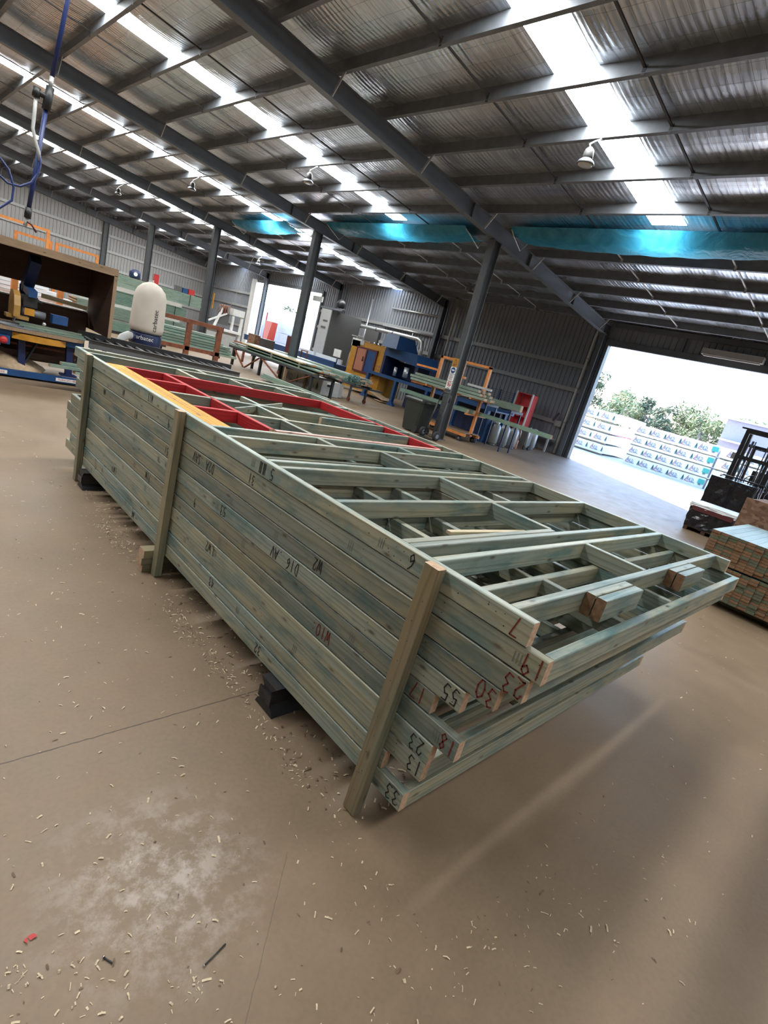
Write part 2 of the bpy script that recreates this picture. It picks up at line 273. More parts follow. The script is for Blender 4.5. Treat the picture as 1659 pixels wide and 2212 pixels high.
# ------------------------------------------------------------------ mesh helpers
class MB:
    def __init__(s): s.v = []; s.f = []; s.mi = []; s.uv = []; s.sm = []
    def face(s, idx, mat=0, uv=None, smooth=False):
        s.f.append(tuple(idx)); s.mi.append(mat); s.uv.append(uv or [(0, 0)] * len(idx)); s.sm.append(smooth)
    def quad(s, a, b, c, d, mat=0, uv=None):
        n = len(s.v); s.v += [Vector(p) for p in (a, b, c, d)]; s.face((n, n + 1, n + 2, n + 3), mat, uv)
    def poly(s, pts, mat=0):
        n = len(s.v); s.v += [Vector(p) for p in pts]; s.face(range(n, n + len(pts)), mat)
    def sweep(s, sec, p0, p1, side, up, mat=0, capmat=None, smooth=False, ru=None, sec1=None):
        """closed 2-D section carried from p0 to p1"""
        p0 = Vector(p0); p1 = Vector(p1); side = Vector(side); up = Vector(up); n = len(s.v); k = len(sec); Ln = (p1 - p0).length
        sec1 = sec1 or sec
        s.v += [p0 + side * a + up * b for a, b in sec] + [p1 + side * a + up * b for a, b in sec1]
        if ru is None: ru = (R.random() * 40, R.random() * 40)
        per = 0.0
        for i in range(k):
            j = (i + 1) % k; e = math.hypot(sec[j][0] - sec[i][0], sec[j][1] - sec[i][1])
            u0, u1, v0, v1 = ru[0], ru[0] + Ln, ru[1] + per, ru[1] + per + e
            s.face((n + i, n + j, n + k + j, n + k + i), mat, [(u0, v0), (u0, v1), (u1, v1), (u1, v0)], smooth); per += e
        cm = mat if capmat is None else capmat
        s.face([n + i for i in range(k)][::-1], cm); s.face([n + k + i for i in range(k)], cm)
    def beam(s, p0, p1, w, h, up=(0, 0, 1), mat=0, capmat=None, ch=0.0):
        """rectangular bar: w sideways, h along up"""
        d = (Vector(p1) - Vector(p0)).normalized(); u = Vector(up); sd = d.cross(u)
        if sd.length < 1e-6: sd = Vector((1, 0, 0))
        sd.normalize(); u = sd.cross(d).normalized(); a, b = w / 2, h / 2
        if ch > 0: sec = [(-a + ch, -b), (a - ch, -b), (a, -b + ch), (a, b - ch), (a - ch, b), (-a + ch, b), (-a, b - ch), (-a, -b + ch)]
        else: sec = [(-a, -b), (a, -b), (a, b), (-a, b)]
        s.sweep(sec, p0, p1, sd, u, mat, capmat)
    def box(s, lo, hi, mat=0, capmat=None):
        """axis box; its longest horizontal axis carries the grain"""
        lo = Vector(lo); hi = Vector(hi); c = (lo + hi) / 2; e = hi - lo
        k = max(range(3), key=lambda i: e[i])
        if k == 0: s.beam((lo.x, c.y, c.z), (hi.x, c.y, c.z), e.y, e.z, (0, 0, 1), mat, capmat)
        elif k == 1: s.beam((c.x, lo.y, c.z), (c.x, hi.y, c.z), e.x, e.z, (0, 0, 1), mat, capmat)
        else: s.beam((c.x, c.y, lo.z), (c.x, c.y, hi.z), e.x, e.y, (0, 1, 0), mat, capmat)
    def rbox(s, lo, hi, r, mat=0):
        """box with rounded vertical edges"""
        lo = Vector(lo); hi = Vector(hi); sec = []
        for cx, cy, a0 in ((hi.x - r, hi.y - r, 0), (lo.x + r, hi.y - r, 90), (lo.x + r, lo.y + r, 180), (hi.x - r, lo.y + r, 270)):
            for t in (0, 45, 90): a = math.radians(a0 + t); sec.append((cx + r * math.cos(a), cy + r * math.sin(a)))
        s.sweep(sec, (0, 0, lo.z), (0, 0, hi.z), (1, 0, 0), (0, 1, 0), mat)
    def cyl(s, p0, p1, r, seg=12, mat=0, r1=None, capmat=None, smooth=True):
        d = (Vector(p1) - Vector(p0)).normalized(); a = d.orthogonal().normalized(); b = d.cross(a)
        sec = [(r * math.cos(2 * math.pi * i / seg), r * math.sin(2 * math.pi * i / seg)) for i in range(seg)]
        q = r1 if r1 is not None else r
        sec1 = [(q * math.cos(2 * math.pi * i / seg), q * math.sin(2 * math.pi * i / seg)) for i in range(seg)]
        s.sweep(sec, p0, p1, a, b, mat, capmat, smooth, None, sec1)
    def tube(s, pts, r, seg=8, mat=0):
        pts = [Vector(p) for p in pts]; rings = []; a = None
        for i, p in enumerate(pts):
            d = (pts[min(i + 1, len(pts) - 1)] - pts[max(i - 1, 0)]).normalized()
            if a is None: a = d.orthogonal().normalized()
            a = (a - d * a.dot(d)).normalized(); b = d.cross(a); n = len(s.v)
            s.v += [p + (a * math.cos(2 * math.pi * k / seg) + b * math.sin(2 * math.pi * k / seg)) * r for k in range(seg)]; rings.append(n)
        for n0, n1 in zip(rings, rings[1:]):
            for k in range(seg):
                j = (k + 1) % seg; s.face((n0 + k, n0 + j, n1 + j, n1 + k), mat, None, True)
        s.face([rings[0] + k for k in range(seg)][::-1], mat); s.face([rings[-1] + k for k in range(seg)], mat)
    def lathe(s, prof, c, seg=24, mat=0, axis='z', fn=None):
        c = Vector(c); rings = []
        for r, z in prof:
            n = len(s.v)
            for k in range(seg):
                a = 2 * math.pi * k / seg; rr = r * (fn(a, z) if fn else 1)
                p = (rr * math.cos(a), rr * math.sin(a), z)
                if axis == 'x': p = (p[2], p[0], p[1])
                if axis == 'y': p = (p[0], p[2], p[1])
                s.v.append(c + Vector(p))
            rings.append(n)
        for n0, n1 in zip(rings, rings[1:]):
            for k in range(seg):
                j = (k + 1) % seg; s.face((n0 + k, n0 + j, n1 + j, n1 + k), mat, None, True)
        s.face([rings[0] + k for k in range(seg)][::-1], mat); s.face([rings[-1] + k for k in range(seg)], mat)
    def ball(s, c, r, seg=10, mat=0, sq=(1, 1, 1)):
        prof = [(max(1e-4, math.sin(math.pi * i / seg)), -math.cos(math.pi * i / seg)) for i in range(seg + 1)]
        n = len(s.v); s.lathe(prof, (0, 0, 0), seg + 2, mat)
        for i in range(n, len(s.v)): p = s.v[i]; s.v[i] = Vector((p.x * r * sq[0], p.y * r * sq[1], p.z * r * sq[2])) + Vector(c)
    def build(s, name, mats, parent=None, loc=None):
        """link as one mesh object; vertices are given in world space"""
        if not isinstance(mats, (list, tuple)): mats = [mats]
        org = Vector((0, 0, 0))
        if parent is not None: org = WORLD[parent.name]
        here = Vector(loc) if loc is not None else (org if parent is not None else mean_base(s.v))
        me = bpy.data.meshes.new(name); me.from_pydata([tuple(p - here) for p in s.v], [], s.f)
        for m in mats: me.materials.append(M[m] if isinstance(m, str) else m)
        me.polygons.foreach_set('material_index', s.mi); me.polygons.foreach_set('use_smooth', s.sm)
        ul = me.uv_layers.new(name='UVMap'); flat = []
        for u in s.uv:
            for a in u: flat += [a[0], a[1]]
        ul.data.foreach_set('uv', flat); me.update()
        o = bpy.data.objects.new(name, me); COL.objects.link(o)
        if parent is not None: o.parent = parent; o.location = here - org
        else: o.location = here
        WORLD[o.name] = here
        return o
WORLD = {}
def mean_base(vs):
    xs = [p.x for p in vs]; ys = [p.y for p in vs]; zs = [p.z for p in vs]
    return Vector(((min(xs) + max(xs)) / 2, (min(ys) + max(ys)) / 2, min(zs)))
def tag(o, label=None, cat=None, group=None, kind=None):
    if label: o['label'] = label
    if cat: o['category'] = cat
    if group: o['group'] = group
    if kind: o['kind'] = kind
    return o
def thing(name, loc, label, cat, group=None, kind=None):
    o = bpy.data.objects.new(name, None); COL.objects.link(o); o.location = loc; o.empty_display_size = 0.1
    WORLD[o.name] = Vector(loc); return tag(o, label, cat, group, kind)
def struct(o, label=None, cat=None, group=None): return tag(o, label, cat, group, 'structure')
ORD = ['first', 'second', 'third', 'fourth', 'fifth', 'sixth', 'seventh', 'eighth', 'ninth', 'tenth', 'eleventh', 'twelfth', 'thirteenth', 'fourteenth', 'fifteenth', 'sixteenth', 'seventeenth', 'eighteenth', 'nineteenth', 'twentieth']
def font_mesh(txt, size):
    """flat triangles of a line of type (built-in face), centred: list of (pts, faces)"""
    cu = bpy.data.curves.new('type', 'FONT'); cu.body = txt; cu.size = size; cu.align_x = 'CENTER'; cu.align_y = 'CENTER'; cu.resolution_u = 3
    ob = bpy.data.objects.new('type', cu); COL.objects.link(ob); dg = bpy.context.evaluated_depsgraph_get(); dg.update()
    me = bpy.data.meshes.new_from_object(ob.evaluated_get(dg)); pts = [v.co.copy() for v in me.vertices]; fs = [tuple(p.vertices) for p in me.polygons]
    bpy.data.objects.remove(ob); bpy.data.curves.remove(cu); bpy.data.meshes.remove(me)
    return pts, fs
def type_on(mb, txt, size, fn, mat=0):
    pts, fs = font_mesh(txt, size); n = len(mb.v); mb.v += [Vector(fn(p.x, p.y)) for p in pts]
    for f in fs: mb.face([n + i for i in f], mat)
GL = {'0': [[(.5, 1), (.15, .8), (.1, .4), (.3, .02), (.6, .02), (.85, .4), (.8, .8), (.5, 1)]], '1': [[(.5, 1), (.5, 0)]],
      '2': [[(.1, .75), (.3, 1), (.7, .95), (.75, .65), (.15, .05), (.35, .08), (.9, 0)]], '3': [[(.1, .92), (.5, 1), (.75, .8), (.4, .55), (.8, .35), (.6, .02), (.1, .1)]],
      '4': [[(.7, 0), (.7, 1), (.1, .35), (.9, .35)]], '5': [[(.85, 1), (.25, .98), (.2, .58), (.6, .62), (.85, .35), (.6, .02), (.1, .08)]],
      '6': [[(.75, 1), (.3, .7), (.12, .3), (.4, 0), (.75, .2), (.6, .5), (.15, .3)]], '7': [[(.1, 1), (.85, 1), (.35, 0)]],
      '8': [[(.5, .52), (.2, .75), (.5, 1), (.75, .78), (.5, .52), (.15, .22), (.5, 0), (.8, .22), (.5, .52)]], '9': [[(.8, .7), (.45, .5), (.15, .75), (.45, 1), (.8, .85), (.7, 0)]],
      'W': [[(0, 1), (.25, 0), (.5, .7), (.75, 0), (1, 1)]], 'D': [[(.15, 0), (.15, 1), (.7, .8), (.85, .4), (.5, 0), (.15, 0)]], 'A': [[(0, 0), (.5, 1), (1, 0)], [(.2, .4), (.8, .4)]],
      'V': [[(0, 1), (.45, 0), (.9, 1)]], 'S': [[(.85, .9), (.4, 1), (.15, .75), (.8, .35), (.6, .02), (.1, .1)]], 'L': [[(.15, 1), (.15, 0), (.8, 0)]],
      'K': [[(.15, 1), (.15, 0)], [(.8, 1), (.15, .45), (.85, 0)]], '.': [[(.4, .05), (.55, .12)]], ':': [[(.4, .2), (.55, .25)], [(.4, .7), (.55, .75)]], ' ': [], '/': [[(.1, 0), (.8, 1)]], '|': [[(.3, 0), (.3, 1)], [(.6, 0), (.6, 1)], [(.9, 0), (.9, 1)]]}
def pen(mb, txt, h, fn, w=0.0028, mat=0, adv=0.62, jit=0.05):
    """hand lettering: flat marker strokes; fn maps text-plane metres to the surface"""
    x = -len(txt) * h * adv / 2
    for ch in txt:
        dz = R.uniform(-jit, jit) * h
        for st in GL.get(ch, []):
            p = [(x + a * h * adv * 0.85, (b - 0.5) * h + dz + R.uniform(-.02, .02) * h) for a, b in st]
            for (x0, y0), (x1, y1) in zip(p, p[1:]):
                L_ = math.hypot(x1 - x0, y1 - y0) or 1e-6; nx, ny = -(y1 - y0) / L_ * w, (x1 - x0) / L_ * w; tx, ty = (x1 - x0) / L_ * w * .6, (y1 - y0) / L_ * w * .6
                mb.quad(fn(x0 - tx + nx, y0 - ty + ny), fn(x0 - tx - nx, y0 - ty - ny), fn(x1 + tx - nx, y1 + ty - ny), fn(x1 + tx + nx, y1 + ty + ny), mat)
        x += h * adv
# ------------------------------------------------------------------ building shell
def roof_z(x): return 6.76 - 0.0886 * x            # underside of the foil blanket
PORTALS = [-13.9, -6.15, 1.6, 9.35, 17.1, 24.85, 32.6, 40.4]
XW, XC, YG = 19.0, 11.5, 40.4                       # long wall, inner column row, gable wall
SKY_Y = [(-10.55, -9.87), (-2.80, -2.12), (4.96, 5.66), (13.06, 13.66), (20.30, 20.97), (27.98, 28.64), (35.7, 36.35)]
XR = -6.0                                           # ridge line behind the camera
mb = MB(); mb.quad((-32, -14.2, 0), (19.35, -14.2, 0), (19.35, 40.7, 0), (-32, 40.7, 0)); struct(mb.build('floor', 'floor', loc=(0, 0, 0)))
mb = MB()
ys = [-14.2]
for a, b in SKY_Y: ys += [a, b]
ys.append(40.7)
for i in range(0, len(ys), 2):
    a, b = ys[i], ys[i + 1]
    xs = [XR] + [x + (1.2265 * f) for x in [7.15 + 1.2265 * n for n in range(-10, 10)] for f in (0.03, .12, .25, .4, .55, .7, .85, .97)] + [19.35]
    for xa, xb in zip(xs, xs[1:]):
        def sg(x): f = ((x - 7.15) / 1.2265) % 1.0; return roof_z(x) - (.055 * math.sin(math.pi * f) ** .8 if XR + .1 < x < 19.3 else 0)
        yy = [a, a + .15, a + .45, b - .45, b - .15, b]; wt = [0, .6, 1, 1, .6, 0]
        for (ya, wa), (yb, wb_) in zip(zip(yy, wt), zip(yy[1:], wt[1:])):
            zz = lambda x, w_: roof_z(x) + (sg(x) - roof_z(x)) * w_
            mb.quad((xa, ya, zz(xa, wa)), (xa, yb, zz(xa, wb_)), (xb, yb, zz(xb, wb_)), (xb, ya, zz(xb, wa)))
    mb.quad((-32, a, roof_z(20)), (-32, b, roof_z(20)), (XR, b, roof_z(XR)), (XR, a, roof_z(XR)))
struct(mb.build('ceiling', 'foil', loc=(0, 0, 0)))
for k, (a, b) in enumerate(SKY_Y):
    x1 = 11.75 if k in (2, 3) else 18.6
    mb = MB(); mb.quad((XR, a, roof_z(XR) + .0), (XR, b, roof_z(XR) + .0), (x1, b, roof_z(x1) + .0), (x1, a, roof_z(x1) + .0))
    if x1 < 15:
        mb.quad((x1, a, roof_z(x1)), (x1, b, roof_z(x1)), (19.35, b, roof_z(19.35)), (19.35, a, roof_z(19.35)), 1)
    mb.quad((-32, a, roof_z(20)), (-32, b, roof_z(20)), (XR, b, roof_z(XR)), (XR, a, roof_z(XR)), 1)
    struct(mb.build('window_%d' % (k + 1), ['skylight' if k > 1 else 'skylight_dim', 'foil']), 'translucent skylight strip running down the roof in the %s bay' % ORD[k], 'skylight')
# ribbed wall cladding ------------------------------------------------
def ribbed(mb, pts_fn, a, b, pitch=0.19, dep=0.03):
    """vertical ribs between a and b; pts_fn(t, depth) -> (bottom, top)"""
    n = max(1, int((b - a) / pitch)); p = (b - a) / n; prev = None
    for i in range(n):
        t = a + i * p
        for f, dd in ((0.0, 0), (0.70, 0), (0.78, dep), (0.92, dep), (1.0, 0)):
            if f == 0.0 and i > 0: continue
            lo, hi = pts_fn(t + f * p, dd); k = len(mb.v); mb.v += [Vector(lo), Vector(hi)]
            if prev is not None: mb.face((prev, k, k + 1, prev + 1))
            prev = k
def long_wall(spans):
    mb = MB()
    for y0, y1, z0, z1 in spans: ribbed(mb, lambda t, dd: ((XW + .12 - dd, t, z0), (XW + .12 - dd, t, z1)), y0, y1)
    return mb
ztop = roof_z(XW + .1)
DOOR_R, DOOR_F = (1.75, 9.12), (26.6, 33.95)
struct(long_wall([(DOOR_R[1], 26.6, 0, ztop), (DOOR_F[1], 40.56, 0, ztop), (DOOR_R[0], DOOR_R[1], 4.25, ztop), (DOOR_F[0], DOOR_F[1], 4.3, ztop), (-14, 1.75, 0, ztop)]).build('wall_right', 'walldark'))
mb = MB(); ribbed(mb, lambda t, dd: ((t, YG + .12 - dd, 0), (t, YG + .12 - dd, roof_z(t))), XR, XW + .16)
ribbed(mb, lambda t, dd: ((t, YG + .12 - dd, 0), (t, YG + .12 - dd, 6.9)), -31, XR); struct(mb.build('wall_back', 'wall'))
mb = MB(); mb.quad((-32, -14, 0), (19.1, -14, 0), (19.1, -14, 7.3), (-32, -14, 7.3)); struct(mb.build('wall_front', 'walldark'))
mb = MB()
for y0, y1, z0, z1 in ((-14, 40.4, 0, 5.2),):
    mb.quad((-31, y0, z0), (-31, y1, z0), (-31, y1, z1), (-31, y0, z1))
struct(mb.build('wall_left', 'walldark'))
# steel sections -------------------------------------------------------
def isec(d, bf, tw=0.012, tf=0.014):
    a, h, t = bf / 2, d / 2, tw / 2
    return [(-a, -h), (a, -h), (a, -h + tf), (t, -h + tf), (t, h - tf), (a, h - tf), (a, h), (-a, h), (-a, h - tf), (-t, h - tf), (-t, -h + tf), (-a, -h + tf)]
def csec(d, w, t=0.006): return [(0, -d / 2), (w, -d / 2), (w, -d / 2 + t), (t, -d / 2 + t), (t, d / 2 - t), (w, d / 2 - t), (w, d / 2), (0, d / 2)]
SL = Vector((1, 0, -0.0886)).normalized(); SU = Vector((0.0886, 0, 1)).normalized()
def zt(x): return 6.555 - 0.0886 * x               # top of the roof beams
PUR_X = [7.15 + 1.2265 * k for k in range(-11, 10)]
for k, y in enumerate(PORTALS):
    t = thing('roof_beam', (XC, y, zt(XC) - .17), None, None)
    struct(t, ['', '', '', 'deep blue-grey steel roof beam over the nearest inner column', 'steel roof beam over the second inner column', 'steel roof beam over the third inner column', 'steel roof beam over the fourth inner column', 'steel roof beam along the corrugated gable wall'][k] or 'steel roof beam %s portal behind the timber stack' % ORD[k], 'roof beam')
    mb = MB(); mb.sweep(isec(0.35, 0.17), Vector((XR, y, zt(XR))) - SU * .175, Vector((XW - .05, y, zt(XW - .05))) - SU * .175, (0, 1, 0), SU); mb.build('web_and_flanges', 'rafter', t)
    for i, x in enumerate(PUR_X):
        if 3.4 < x < 19 and k >= 2 and (i % 2 == 0):
            for sy in ((-1,) if x < 12 else (-1, 1)):
                mb = MB(); p = Vector((x, y + sy * .085, zt(x) - .335)); q = Vector((x + .02, y + sy * .36, zt(x) + .07)); mb.beam(p, q, .06, .012, (1, 0, 0))
                mb.build('fly_brace', 'brace', t)
    for x in (10.3, 13.1, 16.0):
        mb = MB(); mb.box((x - .006, y - .08, zt(x) - .335), (x + .006, y + .08, zt(x) - .02)); mb.build('stiffener_plate', 'rafter', t)
zp = lambda x: zt(x) + .1
for i, x in enumerate(PUR_X):
    if x < -6: continue
    up = 'down' if x > XC else 'up'
    n = sum(1 for q in PUR_X if (XC < q <= x)) if x > XC else sum(1 for q in PUR_X if (x <= q < XC))
    mb = MB(); mb.sweep(csec(.20, .075), (x, -14, zp(x)), (x, YG, zp(x)), (1, 0, -.0886), SU)
    struct(mb.build('roof_purlin', 'galv'), 'galvanised roof purlin, %s one %s the slope from the inner columns' % (ORD[min(n, 20) - 1], up), 'purlin')
for k in range(2, 7):
    y0, y1 = PORTALS[k], PORTALS[k + 1]
    for q, f in enumerate((0.345, 0.672)):
        y = y0 + (y1 - y0) * f; t = thing('bridging_rod', (XC, y, zp(XC)), None, None)
        struct(t, 'thin dark bridging bar between purlins, %s in the %s bay past the door' % (ORD[q], ORD[k - 2]), 'bridging bar')
        for a, b in zip(PUR_X, PUR_X[1:]):
            if a < 1.5 or b > 18.9: continue
            mb = MB(); mb.beam((a + .08, y, zp(a) - .03), (b, y, zp(b) - .03), .035, .02); mb.beam((b - .004, y, zp(b) + .0), (b - .004, y, zp(b) - .125), .05, .008, (1, 0, 0)); mb.build('bar', 'rod' if a < 11.3 else 'brace', t)
# columns ----------------------------------------------------------------
cl = ['steel column with safety signs beside the wheelie bin', 'steel column behind the long timber trestle', 'steel column behind the dust collector and brown rack', 'steel column fourth along the inner row', 'slim column against the gable wall at the end of the inner row']
for k, y in enumerate(PORTALS[3:]):
    t = thing('steel_column', (XC, y, 0), None, None); struct(t, cl[k], 'column')
    mb = MB(); mb.sweep(isec(.30, .20, .014, .016), (XC, y, 0), (XC, y, zt(XC) - .36), (0, 1, 0), (1, 0, 0)); mb.build('shaft', 'column', t)
    mb = MB(); mb.box((XC - .2, y - .14, 0), (XC + .2, y + .14, .02)); mb.build('base_plate', 'column', t)
    mb = MB(); mb.box((XC - .16, y - .1, zt(XC) - .372), (XC + .16, y + .1, zt(XC) - .35)); mb.build('cap_plate', 'column', t)
wl = {9.35: 'wall column at the edge of the open truck doorway', 17.1: 'dark wall column behind the blue sawing machine', 24.85: 'dark wall column beside the tall grey cabinet', 32.6: 'wall column standing between the two far door openings', 40.4: 'wall column in the far corner of the shed', 1.6: 'wall column at the far edge of the truck doorway'}
for y, l in wl.items():
    mb = MB(); mb.sweep(isec(.26, .18, .012, .014), (XW - .14, y, 0), (XW - .14, y, zt(XW - .14) - .02), (0, 1, 0), (1, 0, 0)); struct(mb.build('steel_column', 'rafter'), l, 'column')
# girts, door trims ------------------------------------------------------
def girt(p0, p1, side, lab):
    mb = MB(); mb.sweep(csec(.15, .065), p0, p1, side, (0, 0, 1)); struct(mb.build('wall_girt', 'girt'), lab, 'wall rail')
for j, z in enumerate((1.15, 2.45, 3.33)):
    girt((XW + .02, DOOR_R[1] + .1, z), (XW + .02, 26.5, z), (1, 0, 0), 'horizontal wall rail between the truck door and cabinet, %s up' % ORD[j])
    girt((XW + .02, 34.6, z + .1), (XW + .02, 40.3, z + .1), (1, 0, 0), 'horizontal wall rail in the far corner panel, %s up' % ORD[j])
for j, z in enumerate((1.5, 2.5, 3.53, 4.47)):
    for a, b, w in ((-5.5, XC - .2, 'left of'), (XC + .2, XW - .2, 'right of')):
        girt((a, YG + .02, z), (b, YG + .02, z), (0, 1, 0), 'gable wall rail, %s up, %s the gable column' % (ORD[j], w))
def trim(k, lo, hi, mat, lab):
    mb = MB(); mb.box(lo, hi); struct(mb.build('trim_%d' % k, mat), lab, 'trim')
trim(1, (XW - .02, DOOR_R[0], 4.2), (XW + .16, DOOR_R[1], 4.40), 'rafter', 'blue-grey lintel channel over the truck doorway')
trim(2, (XW - .04, DOOR_R[1] - .02, 0), (XW + .2, DOOR_R[1] + .1, 4.4), 'rafter', 'steel jamb of the truck doorway')
trim(3, (XW - .02, DOOR_F[0], 4.25), (XW + .16, DOOR_F[1], 4.42), 'rafter', 'lintel over the far double doorway')
trim(4, (XW - .1, DOOR_F[1], 0), (XW + .1, DOOR_F[1] + .55, 4.4), 'whitepaint', 'white jamb at the far doorway edge')
trim(5, (XW - .02, DOOR_F[0] - .12, 0), (XW + .16, DOOR_F[0] + .02, 4.4), 'rafter', 'steel jamb of the far doorway beside the cabinet')
trim(6, (XW - .02, DOOR_R[0], 4.84), (XW + .06, DOOR_R[1], 5.0), 'rafter', 'eaves rail above the truck doorway')
for k, y in enumerate((6.7, 4.2)):
    trim(7 + k, (XW - .01, y - .05, 4.4), (XW + .08, y + .05, 4.9), 'rafter', 'short upright over the truck doorway, %s from the jamb' % ORD[k])
mb = MB(); mb.box((XW - .3, 4.3, 4.42), (XW - .03, 6.0, 4.6)); mb.box((XW - .26, 4.36, 4.38), (XW - .14, 5.94, 4.42)); tag(mb.build('strip_light', 'greypaint'), 'long grey strip light mounted over the truck doorway', 'light')
# downpipes -------------------------------------------------------------
for y, l in ((9.32 + .32, 'white downpipe beside the truck doorway'), (16.35, 'grey downpipe on the wall behind the orange trolley')):
    t = thing('downpipe', (XW - .12, y, 0), l, 'downpipe')
    mb = MB(); mb.tube([(XW + .02, y - .05, 4.75), (XW - .08, y - .02, 4.62), (XW - .1, y, 4.45), (XW - .1, y, .02)], .055, 10); mb.build('pipe', 'whitepaint' if y < 12 else 'greypaint', t)
    for z in (1.2, 2.5, 3.6):
        mb = MB(); mb.cyl((XW - .1, y, z), (XW - .1, y, z + .04), .065, 10); mb.build('bracket', 'greypaint', t)
# roof lamps -------------------------------------------------------------
LAMPS = [(8.15, 5.33, 'nearest, below the wide right skylight'), (8.2, 13.1, 'in the bay beyond the nearest roof beam'), (8.2, 20.1, 'third along the row, over the dust collector'), (8.2, 27.7, 'fourth and farthest of the row'), (15.6, 13.1, 'hanging beyond the sign column'), (15.6, 28.2, 'above the far doorway')]
for x, y, l in LAMPS:
    z = zt(x) - .05; t = thing('high_bay_lamp', (x, y, z - .55), 'round high bay lamp on a cable, ' + l, 'lamp', 'high bay lamps')
    mb = MB(); mb.tube([(8.405 if x < 10 else 15.77, y, zt(8.4 if x < 10 else 15.77) + .012), (x + .12, y + .04, z - .06), (x + .02, y + .05, z - .14), (x, y, z - .22)], .012, 6); mb.build('cable', 'galvlight', t)
    mb = MB(); mb.lathe([(.03, -.20), (.07, -.24), (.085, -.34), (.07, -.37)], (x, y, z), 14); mb.build('ballast_housing', 'darkgrey', t)
    mb = MB(); mb.lathe([(.07, -.36), (.12, -.40), (.14, -.44), (.135, -.45), (.11, -.41)], (x, y, z), 20); mb.build('reflector', 'galv', t)
    mb = MB(); mb.lathe([(.132, -.445), (.10, -.462), (.02, -.468)], (x, y, z), 20); mb.build('lens', 'lampglass', t)
# blue tarpaulins slung under the purlins ----------------------------------
for y0, y1, l, sag in ((2.2, 9.0, 'blue tarpaulin slung under the roof right of the sign column', .26), (10.5, 16.75, 'blue tarpaulin slung between the first and second inner columns', .24), (19.3, 23.7, 'short blue tarpaulin slung past the second inner column', .26)):
    t = thing('tarpaulin', (11.9, (y0 + y1) / 2, 5.2), l, 'tarpaulin', 'blue roof tarpaulins'); mb = MB(); nx, ny = 12, 44
    for j in range(ny + 1):
        f = j / ny; y = y0 + (y1 - y0) * f
        s = sag * (0.4 + .6 * math.sin(math.pi * f) ** .7)
        for i in range(nx + 1):
            g = i / nx; x = 11.5 + .9 * g
            zz = (zt(11.5) + .0) * (1 - g) + (zt(12.4) - .0) * g - s * (1 - (2 * g - 1) ** 4) + .015 * math.sin(9 * f * 6 + 5 * g) * math.sin(math.pi * g)
            mb.v.append(Vector((x, y, zz)))
    for j in range(ny):
        for i in range(nx): a = j * (nx + 1) + i; mb.face((a, a + 1, a + nx + 2, a + nx + 1), 0, None, True)
    mb.build('sheet', 'tarp', t)
    for e, yy in enumerate((y0, y1)):
        mb = MB(); mb.tube([(11.55, yy, zt(11.55) - .05), (11.75, yy + (.03 if e else -.03), zt(11.6) - .14), (12.2, yy + (.05 if e else -.05), zt(12) - .3), (12.35, yy, zt(12.35) - .05)], .012, 5); mb.build('tie_rope', 'whitepaint', t)
# outside -----------------------------------------------------------------
mb = MB(); mb.quad((19.35, -60, -.015), (140, -60, -.3), (140, 120, -.3), (19.35, 120, -.015)); struct(mb.build('ground', 'apron', loc=(40, 20, -.2)))
# ------------------------------------------------------------------ the timber stack
XF, TH, PIT, Z0 = 1.39, 0.036, 0.0845, 0.152
LAY = [  # y_low, y_high, x_far, end stud inset, near-end marks, marks further along
    (.807, 5.39, 3.86, 0.0), (.939, 5.28, 3.84, .15), (.770, 5.43, 3.86, 0.0), (.762, 5.46, 3.80, .20), (.674, 5.47, 3.93, 0.0), (.821, 5.39, 3.84, .05),
    (.715, 4.93, 3.80, .02), (.610, 5.28, 3.82, .30), (.536, 5.19, 3.83, .0), (.504, 5.31, 3.84, 0.0), (.582, 5.39, 3.82, 0.075)]
MARKS = {0: [('33', .858, 'ink', .055), ('32', 1.844, 'ink', .045), ('W6', 3.6, 'ink', .04)], 1: [('43', 2.388, 'ink', .045), ('71', 4.5, 'ink', .045)], 2: [('13', .813, 'ink', .055), ('LW1', 4.085, 'ink', .045)],
         3: [('23', .830, 'ink', .055), ('LW2', 2.474, 'ink', .05)], 4: [('18', .718, 'inkred', .055), ('W10:', 1.447, 'inkred', .05), ('71W', 3.447, 'ink', .045)],
         5: [('17', .893, 'inkred', .055), ('9', 2.742, 'ink', .045)], 6: [('55', .768, 'ink', .055), ('D16 .AV', 1.80, 'ink', .05), ('53', 2.411, 'ink', .05), ('16', 4.3, 'ink', .04)],
         7: [('30', .655, 'inkred', .06), ('W2', 1.57, 'ink', .05), ('51', 3.222, 'ink', .045)], 8: [('23', .580, 'inkred', .06), ('D2A .SAV', 2.72, 'ink', .05), ('91', 3.80, 'ink', .045), ('W4', 4.5, 'ink', .04)],
         9: [('19', .545, 'inkred', .06), ('31', 2.204, 'ink', .045), ('70 9', 3.2, 'ink', .05), ('W1', 4.1, 'ink', .04)], 10: [('7', .636, 'inkred', .055), ('6', 1.085, 'ink', .055), ('5 ||', 2.083, 'ink', .05), ('W13', 3.578, 'ink', .045)]}
FL = ['bottom wall frame of the stack, marked 33, sitting on the dark bearers', 'second wall frame up, its near end set well back from the others', 'third wall frame up, marked 13 at the near end', 'fourth wall frame up, teal end marked 23 in black', 'fifth wall frame up, long end marked 18 in red', 'sixth wall frame up, short end marked 17', 'seventh wall frame up, marked 55 at the near end', 'eighth wall frame up, marked 30 in dark red', 'ninth wall frame up, marked 23 in dark red', 'tenth wall frame, marked 19, its end rail sticking out below the top frame', 'top wall frame, marked 7, with red and yellow window opening']
